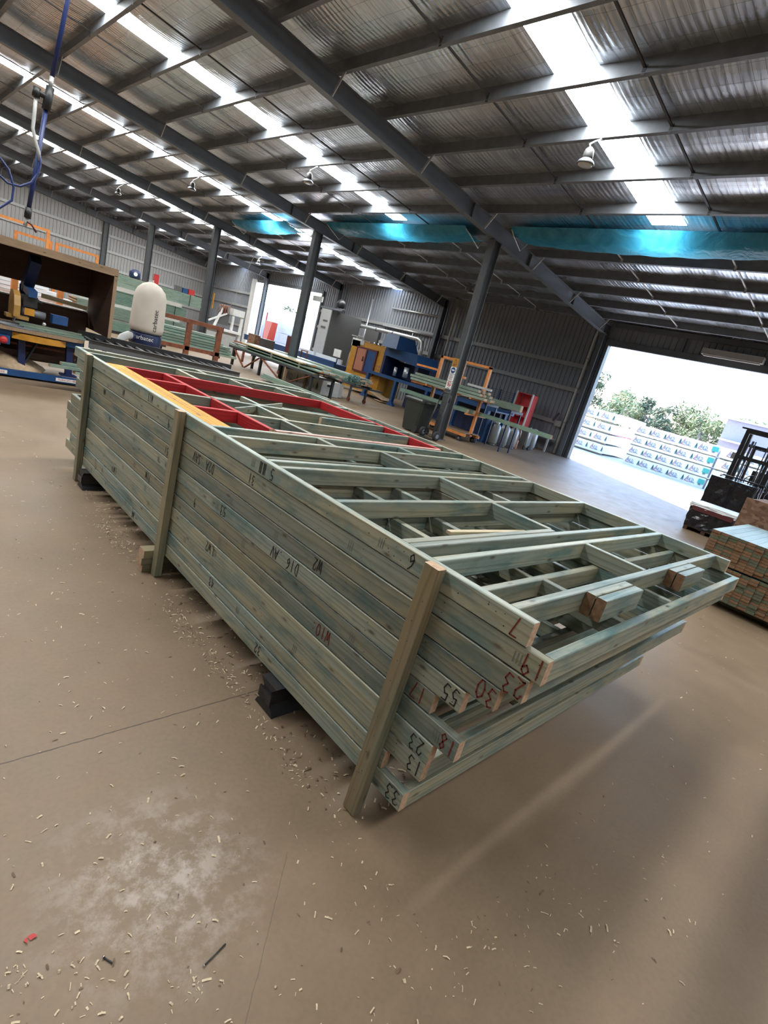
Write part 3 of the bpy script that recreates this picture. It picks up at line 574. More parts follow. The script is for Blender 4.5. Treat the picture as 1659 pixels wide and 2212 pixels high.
def pbar(parent, name, lo, hi, mat='pine', cap='endgrain'):
    mb = MB(); lo = Vector(lo); hi = Vector(hi); c = (lo + hi) / 2; e = hi - lo
    k = max(range(3), key=lambda i: e[i])
    if k == 0: mb.beam((lo.x, c.y, c.z), (hi.x, c.y, c.z), e.y, e.z, (0, 0, 1), 0, 1, .003)
    elif k == 1: mb.beam((c.x, lo.y, c.z), (c.x, hi.y, c.z), e.x, e.z, (0, 0, 1), 0, 1, .003)
    else: mb.beam((c.x, c.y, lo.z), (c.x, c.y, hi.z), e.x, e.y, (0, 1, 0), 0, 1, .003)
    return mb.build(name, [mat, cap], parent)
def nails(mb, x, pts, mat):
    for y, z in pts:
        r = R.uniform(.0018, .0030); mb.poly([(x, y + r * 1.3, z), (x, y, z - r), (x, y - r * 1.3, z), (x, y, z + r)], mat)
def frame(i, studs, nogs):
    ylo, yhi, xf, ins = LAY[i]; z0 = Z0 + PIT * i + .0008; z1 = z0 + PIT - .0036
    t = thing('wall_frame', (2.6, (ylo + yhi) / 2, z0), FL[i], 'wall frame', 'wall frames in the stack')
    dx = 0 if i in (0, 10) else R.uniform(0, .009)
    xi = XF + dx
    mb = MB(); mb.beam((xi + TH / 2, ylo, (z0 + z1) / 2), (xi + TH / 2, yhi, (z0 + z1) / 2), TH, z1 - z0, (0, 0, 1), 0, 1, .003)
    pts = []
    for (y, x0, x1, mt) in studs:
        if x0 < XF + .1: pts += [(y + R.uniform(-.006, .006), z0 + .022), (y + R.uniform(-.006, .006), z1 - .022)]
        if R.random() < .35: pts += [(y + R.uniform(.03, .2), z0 + R.uniform(.01, .07)) for _ in range(R.randint(1, 4))]
    nails(mb, xi - .0007, [p for p in pts if ylo + .01 < p[0] < yhi - .01], 2)
    pl = mb.build('top_plate', ['pine', 'endgrain', 'nail'], t)
    for txt, y, ink, h in MARKS.get(i, []):
        m = MB(); pen(m, txt, h * 1.1, lambda a, b: (xi - .0012, y + a, (z0 + z1) / 2 - b), .0025)
        m.build('marker_writing', ink, pl)
    # saw-set pencil ticks beside some studs
    m = MB()
    for (y, x0, x1, mt) in studs:
        if R.random() < .3:
            for q in range(3): yy = y + .06 + q * .012; m.quad((xi - .001, yy, z0 + .02), (xi - .001, yy + .004, z0 + .02), (xi - .001, yy + .004, z1 - .024), (xi - .001, yy, z1 - .024))
    if m.v: m.build('pencil_ticks', M['tick'], pl)
    pbar(t, 'bottom_plate', (xf - TH, ylo, z0), (xf, yhi, z1))
    for (y, x0, x1, mt) in studs:
        if x0 < XF + .1: x0 = xi + TH
        pbar(t, 'stud', (x0, y - TH / 2, z0), (min(x1, xf - TH), y + TH / 2, z1), mt)
    for (x, y0, y1, mt) in nogs: pbar(t, 'nogging', (x - TH / 2, y0, z0), (x + TH / 2, y1, z1), mt)
    return t, z0, z1
M['tick'] = plain('pencil_grey', (0.15, 0.16, 0.14), 0.8)
A = XF + TH
def lower(i, first=None):
    ylo, yhi, xf, ins = LAY[i]; studs = []; y = ylo + TH / 2 + ins; yy = []
    while y < yhi - .05: yy.append(y); y += R.choice((.45, .45, .30, .12, .60))
    yy[-1] = yhi - TH / 2 if yhi - yy[-1] < .1 else yy[-1]; yy.append(yhi - TH / 2) if yhi - yy[-1] > .2 else None
    xm = R.uniform(2.45, 2.75)
    for k, y in enumerate(yy): studs.append((y, A, xf - TH, 'redwood' if (i == 8 and 1.6 < y < 2.3) else 'pine'))
    nogs = [(xm + (.04 if k % 2 else 0), a + TH / 2, b - TH / 2, 'pine') for k, (a, b) in enumerate(zip(yy, yy[1:])) if b - a > .2]
    return frame(i, studs, nogs)
for i in range(9): lower(i)
X9 = 3.84 - TH
st9 = [(.522, A, X9, 'pine'), (.905, A, X9, 'pine'), (1.33, A, 2.6, 'pine'), (1.62, A, X9, 'pine'), (2.05, A, X9, 'pine'), (2.5, A, X9, 'pine'), (2.95, A, X9, 'pine'), (3.4, A, X9, 'pine'), (3.85, A, X9, 'pine'), (4.3, A, X9, 'pine'), (4.75, A, X9, 'pine'), (5.292, A, X9, 'pine')]
ng9 = [(2.62, .54, .887, 'pine'), (2.05, .54, .887, 'pine'), (1.95, 1.64, 2.03, 'pine'), (2.25, 1.64, 2.03, 'pine'), (2.62, 1.64, 2.03, 'pine'), (3.2, 1.64, 2.03, 'pine'), (1.8, 1.35, 1.60, 'pine'), (2.1, 1.35, 1.60, 'pine'), (2.62, 2.07, 2.48, 'pine')]
frame(9, st9, ng9)
XT = 3.82 - TH
stt = [(.676, A, XT, 'pine'), (1.013, A, XT, 'pine'), (1.129, A, XT, 'pine'), (1.170, A, 2.575, 'pine'), (1.580, A, XT, 'pine'), (2.024, A, XT, 'pine'), (2.132, A, XT, 'pine'), (2.556, A, XT, 'pine'),
       (2.763, A, XT, 'pine'), (2.842, 1.90, 3.57, 'pinkwood'), (3.240, 1.905, 3.57, 'pine'), (3.585, 2.82, 3.57, 'pine'), (3.715, A + .14, 3.57, 'pine'), (3.30, 1.56, 1.872, 'redwood'), (4.16, 1.56, 1.872, 'redwood'),
       (4.623, 1.56, 3.60, 'redwood'), (5.115, A, XT, 'pine'), (5.372, A, XT, 'pine')]
ngt = [(2.617, .694, .995, 'pine'), (2.580, 1.190, 1.562, 'pine'), (2.620, 1.598, 2.006, 'pine'), (2.588, 2.150, 2.538, 'pine'), (2.185, 2.574, 2.745, 'pine'), (2.968, 2.574, 2.745, 'pine'), (2.20, 2.86, 3.222, 'pine'), (2.26, 3.258, 3.697, 'pine'), (2.31, 3.733, 4.03, 'pine'),
       (2.195, 4.641, 5.097, 'pine'), (2.75, 4.641, 5.097, 'pine'), (3.3, 4.641, 5.097, 'pine'), (2.5, 5.133, 5.354, 'pine'), (1.886, 2.86, 4.605, 'redwood'), (3.592, 2.86, 4.605, 'redwood'), (3.7, 2.95, 2.985, 'pine')]
ngt.pop()
T, z0, z1 = frame(10, stt, ngt)
for y in (3.0, 3.45, 3.95, 4.4): pbar(T, 'nogging', (3.612, y - TH / 2, z0), (XT, y + TH / 2, z1))
mb = MB(); mb.beam((1.495, 2.782, z1 - .02), (1.495, 4.66, z1 - .02), .128, .036, (0, 0, 1), 0, 1)
lv = mb.build('lintel', ['lvl', 'endgrain'], T); lv['label'] = 'yellow engineered lintel with stamped black print'
m = MB(); x = 3.0
while x < 4.5:
    for q in range(2):
        a = R.uniform(0, .02); xx = 1.475 + q * .03
        m.quad((xx, x, z1 - .0012), (xx, x + .006, z1 - .0012), (xx + .018, x + .012 + a * .3, z1 - .0012), (xx + .018, x + .006 + a * .3, z1 - .0012))
    x += R.uniform(.018, .04)
m.build('stamped_print', 'ink', lv)
# white pine brace lying diagonally in the window opening
mb = MB(); mb.beam((1.93, 3.44, z0 + .055), (2.70, 4.02, z0 + .055), .012, .05, (0, 0, 1), 0, 1); mb.build('diagonal_brace', ['pine', 'endgrain'], T)
# pairs of blocks nailed to the end stud
for n, (xa, xb) in enumerate(((1.90, 2.27), (2.85, 3.205))):
    for q, (ya, yb) in enumerate(((.619, .656), (.575, .614))):
        mb = MB(); mb.beam((xa, (ya + yb) / 2, z1 - .0435), (xb, (ya + yb) / 2, z1 - .0435), yb - ya, .087, (0, 0, 1), 0, 1, .002); mb.build('packing_block', ['pine', 'endgrain_b'], T)
# split stick lying on the tenth frame
mb = MB(); mb.beam((1.95, 1.36, .9975 + .01), (2.6, 1.30, .9975 + .01), .03, .016, (0, 0, 1), 0, 1)
tag(mb.build('pine_batten', ['palepine', 'endgrain']), 'thin pale pine batten lying inside the stack below the top frame', 'batten')
# upright boards nailed to the near face
for (yt, yb, w, zt_, l) in ((.960, .992, .066, 1.084, 'upright board nailed near the marked ends of the stack'), (3.047, 3.032, .066, 1.084, 'upright board nailed mid-way along the stack'), (4.882, 4.866, .068, 1.088, 'upright board nailed at the far end of the stack, by the notched ends')):
    mb = MB(); mb.beam((XF - .0235, yb, .008), (XF - .0235, yt, zt_), w, .045, (-1, 0, 0), 0, 1, .003)
    nails(mb, XF - .0468, [(yt + (yb - yt) * (1 - z / zt_) + R.uniform(-.015, .015), z) for z in [.12 + .0845 * q + R.uniform(-.01, .01) for q in range(11)]] + [(yb - .01 + q * .012, .2 - q * .006) for q in range(3)], 2)
    tag(mb.build('brace_board', ['pine_post', 'endgrain', 'nail']), l, 'board', 'upright boards on the stack')
# bearers under the stack
for y, l in ((1.64, 'black steel bearer poking out under the middle of the stack'), (4.68, 'black steel bearer under the far end of the stack')):
    t = thing('steel_bearer', (2.6, y, 0), l, 'bearer', 'black bearers under the stack')
    mb = MB(); mb.sweep([(-.075, 0), (.075, 0), (.06, .03), (.035, .045), (.035, .12), (.065, .15), (-.065, .15), (-.035, .12), (-.035, .045), (-.06, .03)], (1.345, y, .001), (3.7, y, .001), (0, 1, 0), (0, 0, 1)); mb.build('rail', 'black', t)
    mb = MB(); mb.box((1.335, y - .05, .055), (1.345, y + .05, .11)); mb.build('end_plate', 'blackplastic', t)
for q, (za, zb) in enumerate(((.0, .05), (.05, .10), (.10, .151))):
    mb = MB(); mb.beam((1.295 - .01 * (q % 2), 3.13, (za + zb) / 2), (3.6, 3.13, (za + zb) / 2), .085, zb - za - .001, (0, 0, 1), 0, 1, .002)
    tag(mb.build('timber_bearer', ['pine_post', 'endgrain']), ['bottom', 'middle', 'top'][q] + ' timber packer under the stack beside the middle upright board', 'packer', 'timber packers under the stack')
# ------------------------------------------------------------------ shavings and nails on the floor
mb = MB()
def chip(x, y, s, mat):
    a = R.uniform(0, 6.28); l = s * R.uniform(.5, 1.4); w = s * R.uniform(.12, .4); h = s * R.uniform(.05, .3)
    ux, uy = math.cos(a), math.sin(a); n = len(mb.v); z = .0012
    for f, zz in ((-1, z), (0, z + h), (1, z + h * R.uniform(-.0, .8))):
        for g in (-1, 1): mb.v.append(Vector((x + ux * f * l / 2 - uy * g * w / 2, y + uy * f * l / 2 + ux * g * w / 2, zz)))
    mb.face((n, n + 1, n + 3, n + 2), mat); mb.face((n + 2, n + 3, n + 5, n + 4), mat)
def ok(x, y): return not (1.3 < x < 3.95 and .45 < y < 5.5)
def scatter(n, fx, fy, s, dark=.12):
    k = 0
    while k < n:
        x, y = fx(), fy()
        if ok(x, y): chip(x, y, R.uniform(*s), 1 if R.random() < dark else 0)
        k += 1
scatter(600, lambda: R.uniform(.0, 1.35), lambda: R.uniform(.3, 5), (.006, .02))
scatter(260, lambda: R.gauss(.25, .25), lambda: R.gauss(.75, .25), (.006, .018), .2)
scatter(160, lambda: R.gauss(1.7, .5), lambda: R.gauss(.3, .3), (.006, .016), .1)
scatter(170, lambda: R.gauss(1.5, .35), lambda: R.gauss(.55, .18), (.004, .012), .3)
scatter(160, lambda: R.uniform(1, 7), lambda: R.uniform(-1, .5), (.008, .025), .2)
scatter(800, lambda: R.uniform(4, 12), lambda: R.uniform(.5, 9), (.01, .03), .3)
scatter(500, lambda: R.uniform(-2, 1.3), lambda: R.uniform(4.5, 9), (.01, .03), .3)
for cx, cy, n in ((.277, 1.024, 16), (.384, .933, 9), (.612, .773, 16), (.41, .845, 6), (1.30, 2.0, 120), (1.30, 2.5, 120), (1.30, 3.6, 90), (1.29, 3.8, 90), (1.29, 1.3, 90)):
    for _ in range(n):
        x, y = R.gauss(cx, .03), R.gauss(cy, .03 if cx < 1 else .16)
        chip(min(x, 1.33) if cx > 1 else x, y, R.uniform(.004, .014) if cx < 1 else R.uniform(.006, .02), 1 if R.random() < (.15 if cx < 1 else .4) else 0)
for _ in range(900):
    chip(R.uniform(1.32, 1.75), R.uniform(.9, 4.9), R.uniform(.008, .028), 1 if R.random() < .45 else 0)
tag(mb.build('wood_shavings', ['chip', 'chipdark'], loc=(0, 0, 0)), 'pale wood shavings and splinters strewn over the concrete floor', 'shavings', None, 'stuff')
for (x, y), a, L_, l in (((.701, .809), .24, .076, 'long steel nail lying on the floor in front of the pale painted reflection patch'), ((.4635, .949), -1.07, .028, 'short steel nail lying left of the long one')):
    t = thing('loose_nail', (x, y, 0), l, 'nail', 'nails on the floor'); u = Vector((math.cos(a), math.sin(a), 0))
    mb = MB(); mb.cyl(Vector((x, y, .003)) - u * L_ / 2, Vector((x, y, .003)) + u * L_ / 2, .0022, 8); mb.build('shank', 'rod', t)
    mb = MB(); p = Vector((x, y, .0045)) - u * L_ / 2; mb.cyl(p - u * .002, p, .0045, 10); mb.build('nail_head', 'silver', t)
mb = MB(); mb.poly([(.312, 1.117, .004), (.327, 1.119, .002), (.334, 1.105, .006), (.317, 1.103, .003)]); mb.poly([(.302, 1.112, .003), (.312, 1.117, .001), (.310, 1.097, .005)])
tag(mb.build('paint_flake', 'red'), 'small red painted splinter on the floor near the shavings', 'splinter')
# ------------------------------------------------------------------ saw bench on the left
def part(parent, name, mat, fn, **k):
    mb = MB(); fn(mb); return mb.build(name, mat, parent)
t = thing('saw_bench', (1.8, 10.1, 0), 'brown plywood hooded saw bench with blue steel legs behind the stack', 'workbench')
part(t, 'hood_roof', ['ply', 'plyedge'], lambda m: m.box((-.4, 9.66, 1.80), (2.98, 10.85, 1.84)))
part(t, 'hood_fascia', 'plyedge', lambda m: m.box((-.4, 9.60, 1.79), (2.98, 9.66, 1.90)))
part(t, 'end_panel', 'ply', lambda m: (m.box((2.93, 9.62, .83), (2.97, 10.85, 1.80))))
part(t, 'end_panel_edge', 'plyedge', lambda m: m.box((2.925, 9.60, .83), (2.975, 9.62, 1.80)))
part(t, 'back_panel', 'ply', lambda m: (m.box((-.4, 10.82, 1.33), (2.93, 10.85, 1.80))))
part(t, 'back_panel', 'ply', lambda m: (m.box((-.4, 10.82, .3), (2.93, 10.85, 1.08))))
part(t, 'fence_rail', 'galvlight', lambda m: m.box((-.4, 10.78, 1.08), (2.9, 10.86, 1.10)))
def benchtop(m):
    sec = [(-.4, 9.6), (2.45, 9.6), (2.58, 9.66), (2.64, 9.78), (2.64, 10.8), (-.4, 10.8)]
    m.sweep(sec, (0, 0, .655), (0, 0, .70), (1, 0, 0), (0, 1, 0))
part(t, 'bench_top', 'plyedge', benchtop)
part(t, 'front_rail', 'blue', lambda m: (m.box((-.4, 9.68, .56), (1.66, 9.72, .655)), m.box((2.3, 9.68, .56), (2.6, 9.72, .655))))
def arc(m):
    sec = [(1.66 + .70 * f, 9.66 - .10 * math.sin(math.pi * f)) for f in [i / 14 for i in range(15)]] + [(2.36, 9.70), (1.66, 9.70)]
    m.sweep(sec, (0, 0, .545), (0, 0, .635), (1, 0, 0), (0, 1, 0))
part(t, 'swivel_arc', 'yellow', arc)
for x in (1.82, 2.46):
    part(t, 'leg', 'navy', lambda m: (m.beam((x, 9.78, .10), (x - .02, 9.78, .56), .09, .09, (0, 1, 0)), m.box((x - .11, 9.70, .09), (x + .11, 9.88, .115))))
    part(t, 'leg', 'navy', lambda m: m.beam((x, 10.6, .10), (x - .02, 10.6, .56), .09, .09, (0, 1, 0)))
    part(t, 'leg_brace', 'black', lambda m: m.beam((x + .05, 9.8, .2), (x + .2, 9.85, .52), .03, .03))
part(t, 'lower_shelf_board', 'ply', lambda m: m.box((.3, 9.95, .24), (2.8, 10.0, .34)))
part(t, 'lower_shelf_board', 'ply', lambda m: m.box((.3, 10.5, .14), (2.8, 10.54, .50)))
part(t, 'cross_bar', 'rust', lambda m: m.box((.6, 9.9, .43), (2.7, 9.93, .46)))
part(t, 'base_rail', 'blue', lambda m: (m.box((-.4, 9.42, .03), (2.62, 9.50, .115)), m.box((-.4, 9.50, .03), (2.62, 9.72, .05))))
for xl in (1.42, 2.38):
    s = part(t, 'floor_label', 'whitepaint', lambda m: m.box((xl - .17, 9.414, .048), (xl + .17, 9.42, .098)))
    mb = MB(); type_on(mb, 'FORKLIFT HERE', .040, lambda a, b: (xl + a, 9.4125, .073 + b)); mb.build('label_lettering', 'red', s)
t2 = thing('emergency_stop', (1.55, 9.64, .52), 'red mushroom stop button on a blue box at the front of the saw bench', 'button')
part(t2, 'box', 'blue', lambda m: m.box((1.47, 9.60, .45), (1.63, 9.67, .57)))
part(t2, 'button', 'red', lambda m: m.lathe([(.02, -.01), (.03, -.05), (.055, -.055), (.05, -.085), (.02, -.10)], (1.54, 9.60, .51), 16, 0, 'y'))
t2 = thing('crank_handle', (1.45, 9.56, .3), 'pale crank handle hanging at the edge of the saw bench', 'handle')
part(t2, 'arm', 'galvlight', lambda m: m.tube([(1.50, 9.56, .45), (1.44, 9.54, .36), (1.46, 9.54, .28), (1.45, 9.54, .16)], .018, 8))
part(t2, 'grip', 'whitepaint', lambda m: m.ball((1.45, 9.54, .15), .035))
# radial arm saw
t = thing('radial_arm_saw', (1.75, 10.4, .7), 'blue and mustard radial arm saw standing on the hooded bench', 'saw')
part(t, 'column', 'navy', lambda m: (m.cyl((1.92, 10.45, .70), (1.92, 10.45, 1.30), .07, 12), m.beam((1.93, 10.4, 1.25), (1.97, 10.1, 1.72), .14, .20, (0, 1, 0))))
part(t, 'arm', 'blue', lambda m: m.beam((1.93, 10.5, 1.28), (1.90, 9.75, 1.22), .11, .10, (0, 0, 1)))
part(t, 'carriage', 'black', lambda m: (m.box((1.80, 9.82, 1.02), (1.98, 10.05, 1.18)), m.cyl((1.9, 9.93, 1.18), (2.05, 9.93, 1.1), .03)))
part(t, 'blade_guard', 'mustard', lambda m: (m.sweep([(-.20, -.14), (.20, -.14), (.21, .02), (.16, .16), (.06, .22), (-.06, .22), (-.16, .16), (-.21, .02)], (1.66, 9.86, 1.00), (1.74, 9.86, 1.00), (0, 1, 0), (0, 0, 1)), m.box((1.60, 9.80, .82), (1.88, 9.98, .87))))
part(t, 'blade', 'silver', lambda m: m.cyl((1.69, 9.86, .95), (1.70, 9.86, .95), .19, 24))
part(t, 'motor', 'galv', lambda m: (m.cyl((1.80, 9.88, .95), (2.10, 9.88, .93), .055, 14)))
part(t, 'switch_box', 'blue', lambda m: m.rbox((2.18, 9.80, .86), (2.40, 9.98, .99), .02))
part(t, 'motor_bracket', 'yellow', lambda m: m.box((1.82, 9.82, .90), (1.95, 9.95, 1.0)))
part(t, 'knob', 'silver', lambda m: m.ball((2.08, 9.80, .82), .03))
part(t, 'turntable_plate', 'galv', lambda m: m.cyl((1.78, 9.95, .70), (1.78, 9.95, .715), .30, 24))
for q in range(3):
    mb = MB(); mb.beam((1.82 - .06 * q, 9.80 + .0 * q, .717 + .03 * q + .0), (2.66 - .03 * q, 9.78 + .01 * q, .717 + .03 * q), .042, .028, (0, 0, 1), 0, 1)
    tag(mb.build('timber_board', ['pine_far', 'endgrain']), ['lowest', 'middle', 'top'][q] + ' of three pale green boards lying on the saw bench top', 'board', 'boards on the saw bench')
mb = MB(); mb.beam((2.2, 10.70, 1.19), (2.86, 10.62, 1.16), .07, .07, (0, 0, 1), 0, 1); tag(mb.build('timber_offcut', ['palepine', 'endgrain']), 'square pale timber offcut seen through the slot of the saw bench', 'offcut')
mb = MB(); mb.lathe([(.17, 0), (.175, .02), (.13, .05), (.05, .065), (.01, .066)], (1.78, 9.95, 1.845), 16, 0, 'z', lambda a, z: 1 + .12 * math.sin(3 * a))
tag(mb.build('work_cap', 'green'), 'bright green cap lying on top of the saw bench hood', 'cap')
mb = MB(); n0 = len(mb.v)
mb.lathe([(.95, 0), (.8, .08), (.5, .2), (.2, .30), (.02, .33)], (1.3, 10.25, .055), 22, 0, 'z', lambda a, z: (1 if abs(math.cos(a)) > .5 else .55) + .06 * math.sin(5 * a))
tag(mb.build('sawdust', 'sawdust'), 'heap of sawdust under the saw bench', 'sawdust', None, 'stuff')
for q in range(3):
    mb = MB(); mb.beam((1.98 + .16 * q, 8.85 + .1 * (q % 2), .36 + .04 * (q == 1) - .05 * (q == 2)), (3.4, 8.9 + .1 * q, .36 + .04 * (q == 1) - .05 * (q == 2)), .09, .036, (0, 0, 1), 0, 1)
    tag(mb.build('timber_board', ['pine_far', 'endgrain']), ['pale board, longest of three poking out behind the far end of the stack', 'pale board lying on top of the two behind the stack', 'pale board, lowest and shortest poking out behind the stack'][q], 'board', 'boards behind the stack end')
t = thing('saw_horse', (2.9, 8.95, 0), 'low dark timber stand carrying three boards behind the stack', 'stand')
part(t, 'top_bar', 'pine_post', lambda m: m.box((2.5, 8.75, .20), (2.6, 9.25, .29)))
part(t, 'leg', 'pine_post', lambda m: m.box((2.5, 8.78, 0), (2.6, 8.85, .2)))
part(t, 'leg', 'pine_post', lambda m: m.box((2.5, 9.12, 0), (2.6, 9.19, .2)))
# black roller conveyor ------------------------------------------------
t = thing('roller_conveyor', (4.0, 9.9, 0), 'long black roller conveyor running behind the timber stack', 'conveyor')
part(t, 'front_channel', 'darkgrey', lambda m: m.sweep(csec(.13, .05), (2.66, 9.6, .69), (5.35, 9.6, .64), (0, -1, 0), (0, 0, 1)))
part(t, 'back_channel', 'black', lambda m: m.sweep(csec(.14, .05), (2.66, 10.25, .735), (5.5, 10.25, .68), (0, 1, 0), (0, 0, 1)))
for k in range(16):
    x = 2.75 + k * .17; z = .705 - .018 * (x - 2.66)
    part(t, 'roller', 'rod' if k % 5 else 'galv', lambda m: m.cyl((x, 9.62, z + .01), (x, 10.23, z + .02), .022, 8))
for x in (2.9, 4.1, 5.25):
    for y in (9.6, 10.25): part(t, 'leg', 'black', lambda m: m.box((x - .03, y - .02, 0), (x + .03, y + .02, .62)))
part(t, 'white_stop', 'whitepaint', lambda m: m.box((3.02, 9.57, .56), (3.26, 9.61, .60)))
# dust collector --------------------------------------------------------
bx, by = 4.20, 11.5
t = thing('dust_collector', (bx, by, 0), 'dust collector with a tall cream filter bag and navy drum', 'dust collector')
bag = part(t, 'filter_bag', 'canvas', lambda m: m.lathe([(.25, .93), (.30, .95), (.318, 1.04), (.312, 1.25), (.305, 1.5), (.295, 1.64), (.255, 1.75), (.17, 1.84), (.08, 1.885), (.03, 1.90), (.018, 1.92), (.028, 1.94)], (bx, by, 0), 40, 0, 'z', lambda a, z: 1 + (.05 * math.sin(9 * a) * max(0, (z - 1.62) / .3)) + .012 * math.sin(3 * a + 4 * z)))
def onbag(r, zc, ac):
    return lambda a, b: (bx + r * math.cos(ac + a / r), by + r * math.sin(ac + a / r), zc + b)
AC = math.atan2(-by, -bx)
mb = MB(); f = onbag(.325, 1.20, AC + .45); type_on(mb, 'carbatec', .125, lambda a, b: f(-b, a)); mb.build('brand_lettering', 'ink', bag)
dr = part(t, 'drum', 'navy', lambda m: m.lathe([(.20, .66), (.29, .67), (.30, .70), (.30, .89), (.285, .92), (.2, .93)], (bx, by, 0), 32))
mb = MB(); f = onbag(.3035, .825, AC - .12); type_on(mb, 'carbatec', .115, lambda a, b: f(a, b)); mb.build('brand_lettering', 'whitepaint', dr)
part(t, 'clamp_band', 'rod', lambda m: m.lathe([(.29, .92), (.304, .925), (.304, .945), (.29, .95)], (bx, by, 0), 32))
part(t, 'inlet_hose', 'greypaint', lambda m: m.tube([(bx - .26, by - .1, .80), (bx - .38, by - .16, .82), (bx - .50, by - .22, .76), (bx - .56, by - .25, .64), (bx - .57, by - .26, .45), (bx - .57, by - .26, .2)], .075, 12))
part(t, 'hose_collar', 'navy', lambda m: m.cyl((bx - .22, by - .08, .80), (bx - .33, by - .13, .815), .085, 14))
for k in range(3):
    a = k * 2.1 + .6
    part(t, 'leg', 'greypaint', lambda m: m.beam((bx + .24 * math.cos(a), by + .24 * math.sin(a), .0), (bx + .24 * math.cos(a), by + .24 * math.sin(a), .63), .035, .035))
part(t, 'base', 'whitepaint', lambda m: m.box((bx - .32, by - .3, .0), (bx + .42, by + .3, .06)))
part(t, 'waste_bag', 'canvas', lambda m: m.lathe([(.16, .08), (.24, .12), (.25, .5), (.22, .62)], (bx, by, 0), 24))
# compressed-air drop ---------------------------------------------------
t = thing('air_line', (1.45, 7.0, 2.2), 'navy compressed air pipe with a side hose hanging from the roof', 'air line')
part(t, 'pipe', 'navyhose', lambda m: m.tube([(1.64, 7, 6.45), (1.46, 7, 4.04), (1.385, 7, 3.38)], .021, 10))
part(t, 'pipe', 'navyhose', lambda m: m.tube([(1.355, 7, 3.10), (1.30, 7, 2.45), (1.272, 7, 2.17)], .021, 10))
part(t, 'joint_sleeve', 'galvlight', lambda m: m.cyl((1.385, 7, 3.38), (1.376, 7, 3.28), .02, 10))
part(t, 'tee_fitting', 'black', lambda m: (m.cyl((1.378, 7, 3.29), (1.353, 7, 3.08), .038, 10), m.cyl((1.365, 7, 3.19), (1.27, 7, 3.20), .028, 8), m.cyl((1.27, 7, 3.235), (1.266, 7, 3.15), .034, 10)))
part(t, 'side_hose', 'greypaint', lambda m: m.tube([(1.267, 7, 3.16), (1.262, 6.99, 3.0), (1.255, 6.98, 2.88), (1.28, 6.97, 2.78), (1.315, 6.97, 2.70), (1.33, 6.97, 2.62)], .016, 8))
part(t, 'coil_hose', 'navyhose', lambda m: m.tube([(1.315, 6.97, 2.72), (1.335, 6.96, 2.6), (1.32, 6.96, 2.5), (1.27, 6.95, 2.40), (1.18, 6.95, 2.33), (1.08, 6.95, 2.32), (.98, 6.95, 2.38), (.95, 6.95, 2.48), (1.0, 6.95, 2.52), (1.08, 6.95, 2.44), (1.13, 6.95, 2.30), (1.12, 6.95, 2.18), (1.03, 6.95, 2.08), (.9, 6.95, 2.05)], .011, 8))
part(t, 'end_valve', 'black', lambda m: (m.cyl((1.272, 7, 2.17), (1.266, 7, 2.07), .032, 10)))
part(t, 'tap', 'greypaint', lambda m: m.cyl((1.266, 7, 2.07), (1.25, 7, 1.99), .018, 10))
part(t, 'tap_lever', 'maroon', lambda m: m.tube([(1.26, 6.98, 2.035), (1.30, 6.97, 2.02), (1.345, 6.97, 1.96)], .009, 6))
# brown steel frame stand -----------------------------------------------
t = thing('steel_stand', (6.2, 14.0, 0), 'rust brown steel frame stand behind the black conveyor', 'stand')
part(t, 'top_rail', 'rust', lambda m: m.box((5.36, 13.95, 1.24), (7.08, 14.05, 1.34)))
part(t, 'bottom_rail', 'rust', lambda m: m.box((5.36, 13.95, .56), (7.08, 14.05, .66)))
for x, mt in ((5.42, 'rust'), (6.16, 'rust'), (7.0, 'rust')): part(t, 'upright', mt, lambda m: m.box((x - .06, 13.95, 0), (x + .06, 14.05, 1.24)))
part(t, 'side_plate', 'rust', lambda m: m.beam((7.03, 14.0, 1.27), (7.16, 14.4, 1.05), .12, .1))
# rear timber packs ------------------------------------------------------
def pack(lo, hi, lab, mat='pine_far', rows=9, straps=2, grp='strapped packs in front of the gable wall'):
    lo = Vector(lo); hi = Vector(hi); t = thing('timber_pack', ((lo.x + hi.x) / 2, (lo.y + hi.y) / 2, lo.z), lab, 'timber pack', grp)
    h = (hi.z - lo.z) / rows; mb = MB()
    for k in range(rows): d = R.uniform(-.03, .03); mb.beam((lo.x + d, (lo.y + hi.y) / 2, lo.z + h * (k + .5)), (hi.x + d, (lo.y + hi.y) / 2, lo.z + h * (k + .5)), hi.y - lo.y - .02, h - .006, (0, 0, 1), 0, 1)
    mb.build('boards', [mat, 'endgrain'], t)
    for s in range(straps):
        x = lo.x + (hi.x - lo.x) * (.12 + .76 * s / max(1, straps - 1)); mb = MB(); mb.box((x - .012, lo.y - .002, lo.z - .003), (x + .012, hi.y - .002, hi.z + .004)); mb.build('strap', 'black', t)
    return t
pack((5.8, 21.4, 1.62), (9.75, 22.4, 2.04), 'green timber pack on top of the high row with tools lying on it')
pack((5.6, 21.4, 1.02), (9.2, 22.4, 1.48), 'second green pack from the top by the gable wall', 'pine_teal')
pack((5.4, 21.3, .52), (9.2, 22.4, .92), 'third green pack from the top by the gable wall')
pack((5.4, 21.3, .10), (9.6, 22.4, .44), 'lowest green pack of the row by the gable wall', 'pine_teal')
for z, l in ((1.48, 'uppermost'), (.92, 'middle'), (.44, 'lowest')):
    mb = MB(); mb.box((5.5, 21.4, z + .001), (9.0, 22.3, z + {1.48: .139, .92: .099, .44: .079}[z])); tag(mb.build('packing_timber', 'wrapgrey'), 'pale spacer layer between the green packs, %s one' % l, 'spacer')
mb = MB(); mb.box((5.5, 21.3, 0), (9.4, 22.3, .098)); tag(mb.build('packing_timber', 'black'), 'dark bearer layer under the green packs', 'spacer')
